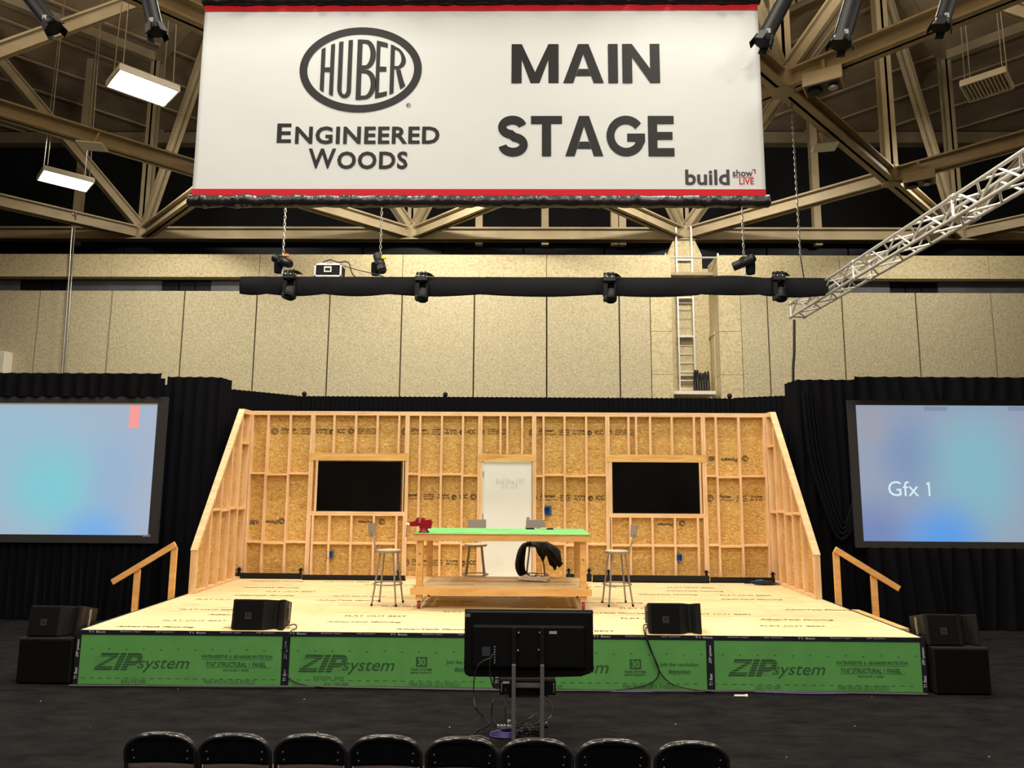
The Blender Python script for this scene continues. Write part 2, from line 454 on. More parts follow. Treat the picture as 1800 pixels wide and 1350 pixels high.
# concrete rear wall: precast panels with open joints
b = MB()
zt = at(900, 513, Y=YW).z
xs = [-29.3, -26.7, -24.2, -21.7, -19.1, -16.56, -14.02, -11.47, -8.94, -6.4, -3.89, -1.38, 1.115, 3.61, 4.685]
for x0, x1 in zip(xs, xs[1:]): b.lo((x0+.025, YW, 0), (x1-.025, YW+.3, zt))
xr = [7.754, 8.69, 11.24, 13.76, 16.32, 18.85, 21.4, 23.9, 26.4, 29]
for x0, x1 in zip(xr, xr[1:]): b.lo((x0+.025, YW, 0), (x1-.025, YW+.3, zt))
struct('wall_rear', b, CONC)
struct('wall_rear_joints', MB().lo((-29.3, YW+.08, 0), (4.685, YW+.32, zt-.01)).lo((7.76, YW+.08, 0), (29, YW+.32, zt-.01)), SEAM)
# upper concrete beam, pilasters beside the recess, recess walls
zb0, zb1 = at(900, 488, Y=YW-.05).z, at(900, 448, Y=YW-.05).z
b = MB()
for x0, x1 in ((-29.3, -21.7), (-21.68, -14.1), (-14.08, -8.9), (-8.88, -3.9), (-3.88, 1.1), (1.12, 5.40), (7.01, 11.2), (11.22, 16.3), (16.32, 29)):
    b.lo((x0, YW-.05, zb0), (x1, YW+.5, zb1))
struct('trim_1', b, CONCS)
b = MB()
for x0, x1 in ((4.685, 5.40), (7.01, 7.754)):
    for k in range(6): b.lo((x0, YW-.02, k*1.5), (x1, YW+.5, min(k*1.5+1.488, zb0)))
struct('trim_2', b, CONCS)
b = MB()
b.lo((5.3, 16.6, 0), (7.1, 16.8, zb1-.1)); b.lo((5.28, YW+.501, 0), (5.40, 16.6, zb1)); b.lo((7.01, YW+.501, 0), (7.13, 16.6, zb1))
struct('wall_recess', b, CONCS)
# strip of dark glazing and grey panels between panels and beam
b = MB(); g = MB()
xp = [-24, -19.5, at(35, 500, Y=YW+.3).x, at(118, 500, Y=YW+.3).x, at(285, 500, Y=YW+.3).x, at(372, 500, Y=YW+.3).x, 4.9]
for i in (1, 3, 5): g.lo((xp[i]-(4 if i == 1 else 0), YW+.28, zt-.1), (xp[i+1], YW+.4, zb0+.1))
for i in (2, 4):
    n = 3
    for k in range(n):
        a = xp[i]+(xp[i+1]-xp[i])*k/n; b.lo((a+.02, YW+.32, zt-.1), (a+(xp[i+1]-xp[i])/n-.02, YW+.42, zb0+.1))
xq = [at(1563, 500, Y=YW+.3).x, at(1648, 500, Y=YW+.3).x]
g.lo((7.2, YW+.28, zt-.1), (xq[0], YW+.4, zb0+.1)); g.lo((xq[1], YW+.28, zt-.1), (24, YW+.4, zb0+.1))
for k in range(3):
    a = xq[0]+(xq[1]-xq[0])*k/3; b.lo((a+.02, YW+.32, zt-.1), (a+(xq[1]-xq[0])/3-.02, YW+.42, zb0+.1))
struct('window_1', b, GLASSDARK); struct('trim_3', g, GREYPANEL)
# dark glazed band above the beam
b = MB()
for k in range(-9, 9): b.lo((k*3.0+.04+.3, 17.0, zb1-.4), (k*3.0+2.98+.3, 17.06, 11.75))
struct('window_2', b, GLASSDARK)
struct('wall_upper', MB().lo((-32, 23.9, 10), (32, 24.1, 19.2)).lo((-32, 17.2, 8.5), (32, 17.3, 11.4)), BLACKOUT)
struct('wall_left', MB().lo((-30.2, -16, 0), (-30, 24, 19.2)), BLACKOUT)
struct('wall_front', MB().lo((-30, -16.2, 0), (30, -16, 19.2)), plain('far_hall_wall', (70, 62, 52), .8, var=.4, scale=.5))
struct('wall_right', MB().lo((30, -16, 0), (30.2, 24, 19.2)), BLACKOUT)
# roof deck with ribs running diagonally from the ridge
ZR = 19.2
b = MB(); b.lo((-32, -16, ZR), (32, 24, ZR+.2))
for s_ in (-1, 1):
    for k in range(-5, 22):
        # rib lines at 45 degrees, one hand each side of the hall
        y0 = k*3.4
        p = Vector((s_*0.2, y0, ZR-.1)); q = Vector((s_*31, y0-s_*s_*30.8*(-1) if s_ < 0 else y0-30.8, ZR-.1))
        q = Vector((s_*31, y0-30.8, ZR-.1))
        if q.y < -15:
            t = (-15-p.y)/(q.y-p.y); q = p.lerp(q, max(0, min(1, t)))
        if p.y > 23.8:
            t = (23.8-p.y)/(q.y-p.y)
            if not 0 < t < 1: continue
            p = p.lerp(q, t)
        if (q-p).length > 1 and p.y > -14.9: b.bar(p, q, .14, .07)
struct('ceiling', b, ROOF)
b = MB(); b.lo((-31, 23.5, 18.5), (31, 23.8, 18.95)); b.lo((-31, 23.3, 18.3), (31, 23.8, 18.45))
struct('trim_4', b, STEEL)

# steel space frame under the roof
ZC, ZT = 11.4, 18.4
frame = thing('roof_frame', 'beige painted steel roof trusses crossing the whole dark ceiling', 'roof truss', (0, 0, ZC))
frame['kind'] = 'structure'
def nodes(k): return [(6.2+10*i+5*(k % 2), 16.7-5*k) for i in range(-4, 3)]
for k in range(0, 4):
    for (x, y) in nodes(k):
        for dx in (-5, 5):
            x2, y2 = x+dx, y-5
            if not (-25 < x < 25 and -25 < x2 < 25): continue
            if y2 > -4: MB().ibeam((x, y, ZC), (x2, y2, ZC), .36, .42, .05).build('lower_chord', STEEL, frame)
            MB().bar((x, y, ZT), (x2, y2, ZT), .3, .34).build('upper_chord', STEEL, frame)
            if k % 2 == 0: MB().ibeam((x, y, ZC+.1), (x2, y2, ZT), .3, .34, .05).build('diagonal_web', STEEL, frame)
            elif y2 > -4: MB().ibeam((x2, y2, ZC+.1), (x, y, ZT), .3, .34, .05).build('diagonal_web', STEEL, frame)
        if -25 < x < 25:
            MB().ibeam((x, y, ZC), (x, y, ZT), .34, .3, .05).build('post', STEEL, frame)
            g = MB().lathe([(.24, -.25), (.3, -.2), (.3, .22), (.24, .3)], (x, y, ZC), n=8)
            for a in range(8):
                an = a*PI/4+.2
                g.lathe([(.03, 0), (.03, .06)], (x+.2*math.cos(an), y+.2*math.sin(an), ZC+.3), n=6)
            g.build('gusset', STEEL, frame)
b = MB(); b.ibeam((-30, 16.6, 11.35), (30, 16.6, 11.35), .4, .46, .06); b.build('wall_girder', STEEL, frame)
for px in (133, 842, 958, 1080, 1094, 1437):
    p = at(px, 410, Y=16.75); MB().lo((p.x-.13, 16.65, 11.0), (p.x+.13, 16.9, ZT)).build('wall_post', STEEL, frame)
# column with a flared head in the recess
b = MB(); cx = at(1200, 430, Y=16.7).x
z0, z1 = at(1200, 452, Y=16.7).z, at(1200, 415, Y=16.7).z
b.lo((cx-.62, 16.45, z0-1.0), (cx+.62, 17.0, z0))
vs = [(cx-.62, 16.45, z0), (cx+.62, 16.45, z0), (cx+.62, 17.0, z0), (cx-.62, 17.0, z0), (cx-.3, 16.5, z1), (cx+.3, 16.5, z1), (cx+.3, 16.95, z1), (cx-.3, 16.95, z1)]
b.add(vs, [(0, 1, 2, 3), (4, 5, 6, 7), (0, 1, 5, 4), (1, 2, 6, 5), (2, 3, 7, 6), (3, 0, 4, 7)])
struct('trim_5', b, CONCS)

# wall ladder, landing, guard rail
pl, pr = at(1193, 600, Y=16.3), at(1220, 600, Y=16.3)
ld = thing('wall_ladder', 'steel rung ladder fixed in the tall concrete recess', 'ladder', ((pl.x+pr.x)/2, 16.3, 5.3))
zl0, zl1 = at(1205, 690, Y=16.3).z, at(1205, 398, Y=16.3).z
for x in (pl.x, pr.x): MB().bar((x, 16.3, zl0), (x, 16.3, zl1), .05, .08, (0, 1, 0)).build('side_rail', ALU, ld)
n = int((at(1205, 480, Y=16.3).z-zl0)/.31)
for k in range(n): MB().tube([(pl.x, 16.3, zl0+.12+k*.31), (pr.x, 16.3, zl0+.12+k*.31)], .018, 6).build('rung', ALU, ld)
for k in range(4): MB().lo((pl.x, 16.3, zl0+.6+k*1.4), (pr.x, 16.62, zl0+.64+k*1.4)).build('wall_bracket', ALU, ld)
p0, p1 = at(1182, 690, Y=15.5), at(1258, 690, Y=15.5)
ls = MB().lo((p0.x, 15.45, p0.z-.06), (p1.x, 16.6, p0.z+.06)).build('landing', WHITEF, None, ((p0.x+p1.x)/2, 16, p0.z-.06))
tag(ls, 'pale landing slab at the foot of the wall ladder', 'landing')
cb = MB()
for k in range(6): cb.tube(spline([(pr.x-.1+k*.09, 16.0, p0.z+.06), (pr.x-.12+k*.09, 15.98, p0.z+.5+.1*math.sin(k*2)), (pr.x-.06+k*.09, 16.02, p0.z+.8+.06*math.cos(k)), (pr.x-.04+k*.09, 16, p0.z+.06)], 4), .03, 6)
tag(cb.build('cable_bundle', CABLEK, None, (pr.x, 16, p0.z+.06)), 'dark bundle of cables hanging beside the foot of the ladder', 'cable')
gr = thing('guard_rail', 'thin pipe guard rail across the top of the wall recess', 'railing', (6.2, 15.4, zb1))
z = at(1210, 452, Y=15.4).z
MB().tube([(5.2, 15.45, z), (7.1, 15.45, z)], .035, 8).build('rail', ALU, gr)
for px in (1170, 1262): MB().tube([(at(px, 452, Y=15.45).x, 15.45, z-.3), (at(px, 452, Y=15.45).x, 15.45, z+.15)], .03, 8).build('rail_post', ALU, gr)
MB().lo((5.4, 15.9, at(1200, 481, Y=15.9).z-.05), (7.0, 16.3, at(1200, 481, Y=15.9).z+.05)).build('cross_board', STEEL, gr)
# small service door in the side of the recess
z = p0.z
tag(MB().lo((6.985, 15.95, z+.1), (7.008, 16.5, z+2.1)).lo((6.96, 15.92, z+2.1), (7.008, 16.55, z+2.2)).build('door_1', CONCS, None, (7, 16, z)), kind='structure')
# pale box on the wall far left, pair of conduits
p, q = at(-40, 658, Y=15.3), at(20, 620, Y=15.3)
tag(MB().lo((p.x, 15.0, p.z), (q.x, YW, q.z)).build('wall_cabinet', WHITEF, None, ((p.x+q.x)/2, 15.2, p.z), bevel=.02), 'pale grey box on the concrete wall at far left', 'cabinet')
b = MB()
for d in (0, .09):
    pts = [at(120, 370, Y=15.0)+Vector((-.2, .4, .1)), at(128, 372, Y=15.0)+Vector((d, 0, 0))]+[at(x, y, Y=15.2)+Vector((d, 0, 0)) for x, y in ((127, 400), (124, 440), (121, 490), (118, 530), (113, 600), (108, 662))]
    b.tube(spline(pts, 4), .022, 6)
tag(b.build('conduit_pair', GOLDCH, None, at(115, 600, Y=15.2)), 'pair of thin pale cables hanging down the left concrete wall', 'cable')

# ceiling fixtures
def plate(name, px, py, zz, sx, sy, label, cat, mat=WHITEF, hang=True, rz=0, th=.05, group=None):
    p = at(px, py, z=zz)
    t = thing(name, label, cat, (p.x, p.y, p.z), group)
    m_ = Matrix.Translation(p) @ Matrix.Rotation(rz, 4, 'Z')
    MB().box((0, 0, 0), (sx, sy, th), m_).build('panel', mat, t, bevel=.01)
    if hang: MB().tube([p+Vector((0, 0, th/2)), p+Vector((0, .25, .5))], .03, 6).build('bracket', STEEL, t)
    return t
plate('ceiling_panel', 162, 257, 11.0, .62, .5, 'flat white panel under the left roof truss', 'ceiling panel', rz=.2)
plate('ceiling_panel', 1450, 259, 11.0, .58, .45, 'flat white panel under the right roof truss', 'ceiling panel', rz=-.2)
def floodbox(px, py, zz, label):
    p = at(px, py, z=zz)
    t = thing('floodlight_box', label, 'floodlight', (p.x, p.y, p.z))
    m_ = Matrix.Translation(p) @ Matrix.Rotation(-.55, 4, 'Z')
    MB().box((0, 0, 0), (.8, .55, .3), m_).build('housing', STEEL, t, bevel=.02)
    MB().box((-.02, 0, -.155), (.7, .46, .02), m_).build('lens_plate', BLKM, t)
    MB().lathe([(.14, 0), (.16, .03), (.09, .08)], m_ @ Vector((-.19, 0, -.225)), n=16).build('lamp_reflector', GLASSDARK, t)
    MB().lathe([(.09, 0), (.1, .03), (.05, .08)], m_ @ Vector((.18, 0, -.225)), n=16).build('lamp_reflector', STOOLM, t)
    MB().bar(m_ @ Vector((0, 0, .15)), m_ @ Vector((0, 0, .5)), .06, .06, (0, 1, 0)).build('bracket', STEEL, t)
floodbox(1448, 143, 11.0, 'unlit floodlight box with open dark underside below the upper right truss')
floodbox(1616, 314, 11.0, 'unlit floodlight box fixed under the lower right truss junction')
def highbay(cs, zz, label, lit, wires, group=None):
    P = [at(x, y, z=zz) for x, y in cs]         # corners, in order round the lamp face
    c_ = sum(P, Vector())/4
    u = ((P[1]-P[0])+(P[2]-P[3])).normalized(); v = Vector((-u.y, u.x, 0))
    lu = max(.7, ((P[1]-P[0]).length+(P[2]-P[3]).length)/2); lv = max(.5, min(.9, ((P[3]-P[0]).length+(P[2]-P[1]).length)/2))
    t = thing('high_bay_light', label, 'ceiling light', tuple(c_), group)
    m_ = Matrix((( u.x, v.x, 0, c_.x), (u.y, v.y, 0, c_.y), (0, 0, 1, c_.z), (0, 0, 0, 1)))
    h = MB()
    h.box((0, lv/2, .03), (lu, .03, .12), m_).box((0, -lv/2, .03), (lu, .03, .12), m_).box((lu/2, 0, .03), (.03, lv, .12), m_).box((-lu/2, 0, .03), (.03, lv, .12), m_)
    h.box((0, 0, .10), (lu, lv, .03), m_).box((0, 0, .16), (lu*.8, lv*.4, .1), m_)
    h.build('housing', WHITEF, t)
    if lit:
        for k in (-1, 1): MB().box((0, k*lv*.25, .055), (lu*.94, lv*.34, .05), m_).build('lamp_diffuser', TUBE, t)
    else:
        for k in range(12): MB().box((-lu*.46+k*lu*.92/11, 0, .02), (.02, lv*.94, .07), m_).build('louvre', WHITEF, t)
        MB().box((0, 0, .07), (lu*.95, lv*.95, .02), m_).build('reflector', CONCS, t)
    w_ = MB()
    for (sx, sy) in ((-1, -1), (-1, 1), (1, -1), (1, 1)):
        a = m_ @ Vector((sx*lu*.42, sy*lv*.35, .2)); w_.tube([a, m_ @ Vector((sx*lu*.36, 0, wires))], .012, 5)
    w_.build('hanger_wire', GOLDCH, t)
    if lit:
        o = bpy.data.lights.new('lamp', 'AREA'); o.shape = 'RECTANGLE'; o.size = lu*.95; o.size_y = lv*.9; o.energy = 260; o.color = WARM
        lo = bpy.data.objects.new('lamp_glow', o); C.objects.link(lo); lo.location = c_+Vector((0, 0, -.02)); lo.rotation_euler.z = math.atan2(u.y, u.x)
    return t
highbay([(188, 150), (290, 187), (314, 158), (209, 119)], 10.6, 'brighter and larger lit hanging high bay light, nearest the banner', True, 8.4)
highbay([(66, 315), (152, 337), (165, 319), (76, 297)], 10.6, 'smaller lit hanging high bay light at far left, above the concrete wall', True, 8.4)
highbay([(1711, 185), (1787, 161), (1761, 117), (1681, 143)], 11.0, 'unlit white louvred high bay light hanging at upper right', False, 8.0)

# ================================================================== THE STAGE
SW = 4.877
stage = thing('stage_platform', 'low wooden stage with pale plywood deck and green printed front panels', 'stage', (0, 0, 0))
MB().lo((-SW, -.002, H-.03), (SW, 4.88, H)).build('deck', PLY, stage)
MB().lo((-SW+.03, .03, 0), (SW-.03, 4.85, H-.031)).build('platform_core', BLACKOUT, stage)
for s_ in (-1, 1): MB().lo((s_*SW, .0, .01), (s_*(SW-.012), 4.88, H-.031)).build('side_panel', GREEN, stage)
b = MB()
for x in (-2.44, 0, 2.44): b.lo((x-.002, 0, H+.0003), (x+.002, 2.44, H+.0008))
for x in (-3.66, -1.22, 1.22, 3.66): b.lo((x-.002, 1.22, H+.0003), (x+.002, 4.5, H+.0008))
for y in (1.22, 2.44, 3.66): b.lo((-SW, y-.0015, H+.0003), (SW, y+.0015, H+.0008))
b.build('deck_joint', plain('deck_joint_line', (176, 136, 84), .8), stage)
stamps = [text2d('AdvanTech Flooring', .04, .2), text2d('FLAT OUT BEST', .012)]
rows = [(.14, .085), (.55, .07), (.95, .09), (1.32, .07), (1.7, .09), (2.15, .09), (2.55, .08), (2.95, .09), (3.35, .09), (3.75, .09), (4.1, .09)]
for i, (y, hh) in enumerate(rows):
    x = -4.55+(i*.37) % .9
    j = i
    while x < 4.0:
        wd = .95 if j % 2 == 0 else .8
        if j % 5 != 4: b = MB(); put(b, fit(stamps[j % 2], x, y, x+wd, y+hh), lambda a, c: (a, c, H+.0012)); b.build('deck_print', INK, stage)
        x += wd+.35+((j*37) % 10)/8; j += 1
FY = -.014
def stripes(par, px0, py0, px1, py1):
    # thin unprinted lines across the heavy letters
    p, q = at(px0, py1, Y=FY), at(px1, py0, Y=FY); g = MB()
    for k in range(1, 7): g.box(((p.x+q.x)/2, FY-.0018, p.z+(q.z-p.z)*k/7), (q.x-p.x, .0004, .0045))
    tag(g.build('logo_stripes', GREEN, par), kind='stuff')
xs = [-SW+.045, -2.4385, 0, 2.4385, SW-.045]
for k in range(4):
    x0, x1 = xs[k], xs[k+1]
    fp = MB().lo((x0+.004, FY, .006), (x1-.004, -.002, H-.031)).build('fascia_panel', GREEN, stage)
    b = MB(); Y = FY-.0012
    def R(px0, py0, px1, py1, vf, Y=Y, fp=fp):
        g_ = MB(); on_y(g_, vf, px0, py0, px1, py1, Y); g_.build('logo_lettering' if px1-px0 > 160 else 'printed_lettering', INKGREEN, fp)
    if k in (0, 3):
        dx = 0 if k == 0 else 1116; dy = 0 if k == 0 else 11
        R(164+dx, 1149+dy, 334+dx, 1181+dy, zip_system()); stripes(fp, 166+dx, 1149+dy, 252+dx, 1178+dy)
        R(354+dx, 1152+dy, 479+dx, 1157+dy, text2d('WATER-RESISTIVE  &  AIR BARRIER PROTECTION', .03))
        R(362+dx, 1164+dy, 468+dx, 1172+dy, text2d('7/16" STRUCTURAL 1 PANEL', .03))
        p, q = at(354+dx, 1160+dy, Y=Y), at(479+dx, 1159.4+dy, Y=Y); b.box(((p.x+q.x)/2, Y, (p.z+q.z)/2), (q.x-p.x, .0005, .004))
        p, q = at(362+dx, 1174+dy, Y=Y), at(476+dx, 1173.4+dy, Y=Y); b.box(((p.x+q.x)/2, Y, (p.z+q.z)/2), (q.x-p.x, .0005, .004))
        R(392+dx, 1177+dy, 438+dx, 1180+dy, text2d('EXPOSURE 1 SIZED', .03))
        R(213+dx, 1195+dy, 256+dx, 1201+dy, text2d('ROLL THE TAPE', 0))
        R(358+dx, 1195+dy, 448+dx, 1202+dy, text2d('PARA APLICAR USE EL RODILLO', 0))
    else:
        dx = 0 if k == 1 else 376; dy = 0 if k == 1 else 4
        R(524+dx, 1152+dy, 694+dx, 1185+dy, zip_system()); stripes(fp, 526+dx, 1152+dy, 612+dx, 1182+dy)
        R(721+dx, 1175+dy, 759+dx, 1179+dy, text2d('YEAR SYSTEM', .03)); R(721+dx, 1181+dy, 759+dx, 1184+dy, text2d('LIMITED WARRANTY', .03))
        R(784+dx, 1161+dy, 853+dx, 1169+dy, text2d('Join the revolution.', .02)); R(799+dx, 1173+dy, 838+dx, 1183+dy, text2d('#zipsystem', .02))
        p, q = at(731+dx, 1172+dy, Y=Y), at(751+dx, 1155+dy, Y=Y); b.box(((p.x+q.x)/2, Y, (p.z+q.z)/2), (q.x-p.x, .0006, q.z-p.z))
        if k == 1: R(551, 1189, 604, 1194, text2d('DESIGN  2441', 0))
        R(570+dx, 1200+dy, 613+dx, 1206+dy, text2d('ROLL THE TAPE', 0))
        R(719+dx, 1200+dy, 809+dx, 1206+dy, text2d('PARA APLICAR USE EL RODILLO', 0))
        g = MB(); p, q = at(734+dx, 1170+dy, Y=Y), at(748.5+dx, 1157+dy, Y=Y)
        put(g, fit(text2d('30', .03), p.x, p.z, q.x, q.z), lambda a, c: (a, Y-.0015, c)); g.build('white_numerals', GREEN, fp)
    # row of nail marks and dashed guide line
    z = at(300, 1140, Y=Y).z
    for i in range(12):
        x = x0+.14+i*.2; b.box((x, Y, .395+.006*math.sin(i*3)), (.018, .0005, .012))
    x = x0+.06
    while x < x1-.1: b.box((x, Y, .075), (.05, .0005, .006)); x += .1
    tag(b.build('printed_marks', INKGREEN, fp), kind='stuff')
tp = MB(); tp.lo((-SW-.004, FY-.003, H-.052), (SW+.004, 0, H-.002))
for x in (-SW+.02, -2.4385, 0, 2.4385, SW-.02): tp.lo((x-.045 if abs(x) < 4.8 else x-.028, FY-.004, .002), (x+.045 if abs(x) < 4.8 else x+.028, -.001, H-.04))
tp.lo((-SW-.004, -.01, H-.052), (-SW+.03, 4.8, H+.0008)).lo((SW-.03, -.01, H-.052), (SW+.004, 4.8, H+.0008))
tp = tp.build('seam_tape', TAPE, stage)
YT = FY-.0055
x = -4.75; i = 0
while x < 4.6:
    s_ = ('T1 Best', 'flashing tape', 'ZIP system')[i % 3]; wd = (.2, .24, .22)[i % 3]
    b = MB(); put(b, fit(text2d(s_, .02, .15 if i % 3 == 2 else 0), x, H-.03+(.008 if i % 3 else 0), x+wd, H-.008), lambda a, c: (a, YT, c)); b.build('tape_print', TAPEW, tp); x += wd+.17; i += 1
for x in (-SW+.02, -2.4385, 0, 2.4385, SW-.02):
    b = MB(); put(b, fit(text2d('ZIP system', .03, .2), 0, 0, .2, .038), lambda a, c: (x+.02-c, YT, .3+a)); b.build('tape_print', TAPEW, tp)
    b = MB(); put(b, fit(text2d('T1 Best', .03), 0, 0, .13, .034), lambda a, c: (x+.016-c, YT, .06+a)); b.build('tape_print', TAPEW, tp)

# ------------------------------------------------------------------ framed walls
WB = 4.57; WT = H+3.02
back = thing('framed_wall', 'long open stud wall with strand board sheathing across the stage back', 'stage wall', (0, WB, H))
def X(px, py=735): return at(px, py, Y=WB).x
def Z(px, py): return at(px, py, Y=WB).z
IN = 4.745
MB().lo((-IN, WB+.09, H+.002), (IN, WB+.102, WT)).build('sheathing', OSB, back)
for k in range(2): MB().lo((-IN, WB, WT-.038*(k+1)), (IN, WB+.089, WT-.038*k-.002)).build('top_plate', LUMX, back)
dl, dr = X(846.5, 860), X(936, 860)
for x0, x1 in ((-IN, dl-.01), (dr+.01, IN)): MB().lo((x0, WB, H+.002), (x1, WB+.089, H+.04)).build('bottom_plate', LUMX, back)
zt_ = WT-.077; zbp = H+.041
def stud(px, z0=zbp, z1=zt_, dbl=False, x=None, mat=LUM):
    x = X(px) if x is None else x
    for o in ((-.02, .02) if dbl else (0,)): MB().lo((x+o-.019, WB, z0), (x+o+.019, WB+.089, z1)).build('stud', mat, back)
    return x
full = [(472, 0), (511, 0), (550.5, 1), (716.5, 1), (739, 0), (777, 0), (814, 0), (844.5, 1), (939, 1), (955.5, 0), (992.4, 0), (1030.4, 0), (1067.5, 1), (1235.5, 1), (1258, 0), (1298, 0)]
fx = [stud(px, dbl=bool(d)) for px, d in full]
for x in (-IN+.02, IN-.02): stud(0, x=x)
# openings: two for wall televisions, one for the door
zh0, zh1 = Z(890, 811), Z(890, 798)
zs1 = Z(630, 899)
openings = [(fx[2]+.04, fx[3]-.04), (fx[12]+.04, fx[13]-.04)]
for (a, c) in openings:
    MB().lo((a-.07, WB-.004, zh0), (c+.07, WB+.04, zh1+.002)).build('header', PINE, back)
    for k in range(2): MB().lo((a-.03, WB-.001, zs1-.038*(k+1)), (c+.03, WB+.089, zs1-.038*k-.002)).build('sill', LUMX, back)
MB().lo((fx[7]-.03, WB-.004, zh0), (fx[8]+.03, WB+.04, zh1+.002)).build('header', PINE, back)
for px in (588, 626, 664, 702, 880, 892, 918, 1104.6, 1118, 1142.7, 1180.7, 1219.7): stud(px, zh1+.003, zt_, mat=LUM)
for px in (549.5, 579, 617.5, 657, 697): stud(0, zbp, zs1-.078, x=at(px, 915, Y=WB).x+.0)
for px in (1074, 1108, 1147, 1186.5, 1227): stud(0, zbp, zs1-.078, x=at(px, 915, Y=WB).x)
for px in (555.5, 709.5, 1074.5, 1231.5): stud(0, zs1, zh0-.002, x=at(px, 855, Y=WB).x)
# blocking between studs at the sheet edges
edges = sorted([(-IN+.04, -IN+.04)]+[(x-(.04 if d else .02), x+(.04 if d else .02)) for x, (p_, d) in zip(fx, full)]+[(IN-.04, IN-.04)])
i = 0
for (a0, a1), (c0, c1) in zip(edges, edges[1:]):
    if c0-a1 < .05: continue
    mid = (a1+c0)/2; i += 1; j = (.022 if i % 2 else -.0)
    inopen = any(a < mid < c for a, c in openings); indoor = fx[7] < mid < fx[8]
    if not inopen and not indoor: MB().lo((a1, WB, H+1.83+j), (c0, WB+.089, H+1.868+j)).build('blocking', LUMX, back)
    if not inopen and not indoor: MB().lo((a1, WB, H+.595+j), (c0, WB+.089, H+.633+j)).build('blocking', LUMX, back)
for cr in ((549.5, 579, 617.5, 657, 697), (1074, 1108, 1147, 1186.5, 1227)):
    for p, q in zip(cr, cr[1:]):
        a, c = at(p, 915, Y=WB).x+.02, at(q, 915, Y=WB).x-.02; MB().lo((a, WB, H+.6), (c, WB+.089, H+.638)).build('blocking', LUMX, back)
# print on the sheathing
b = MB(); YS = WB+.0885
def stamp(px0, py0, px1, py1, s, off=.03, sh=0, flip=False):
    vf = text2d(s, off, sh)
    if flip: vf = ([(-a, -c) for a, c in vf[0]], vf[1])
    on_y(b, vf, px0, py0, px1, py1, YS)
def ring(px, py, r):
    c_ = at(px, py, Y=YS); put(b, stroke(arc(c_.x, c_.z, r, r, 0, 360, 16), .014), lambda a, c: (a, YS, c))
    put(b, stroke(arc(c_.x, c_.z, r*.55, r*.55, 0, 300, 12), .016), lambda a, c: (a, YS, c))
def run(px0, py, full_=True, end=None):
    ring(px0+8, py, .06)
    stamp(px0+18, py-6, px0+46, py+1, 'ZIPsystem', .03, .25); stamp(px0+18, py+2.5, px0+50, py+4.5, 'WALL SHEATHING')
    for k in range(3): stamp(px0+55, py-5+k*4, px0+73, py-2.5+k*4, ('HUBER', '7/16', 'RATED')[k])
    for k in range(2): stamp(px0+79, py-4+k*5, px0+100, py-.5+k*5, ('TYPE', 'PS 2-10')[k])
    ring(px0+108, py+1, .04); stamp(px0+118, py-4, px0+132, py+4, 'ICC', .03); ring(px0+142, py, .05)
    for k in range(3): stamp(px0+153, py-5+k*3.6, px0+186, py-2.6+k*3.6, ('EXPOSURE 1 SPAN RATED', 'THIS SIDE IN', 'NAIL 6 IN EDGES')[k])
run(475, 758); run(704, 759); run(928, 760)
run(690, 873); run(930, 875)
stamp(438, 914, 455, 922, 'HUBER', .03, 0, True); stamp(465, 913, 491, 921, 'ZIPsystem', .03, .25, True); ring(495, 916, .05)
stamp(629, 914, 662, 920, 'ZIPsystem', .03, .25, True); ring(671, 917, .05)
run(705, 989); run(1240, 876)
stamp(1245, 802, 1262, 810, 'HUBER', .03, 0, True); stamp(1268, 803, 1305, 812, 'ZIPsystem', .03, .25, True); ring(1310, 806, .05)
stamp(1156, 918, 1190, 925, 'ZIPsystem', .03, .25, True); ring(1199, 920, .05)
tag(b.build('printed_stamp', INK, back), kind='stuff')

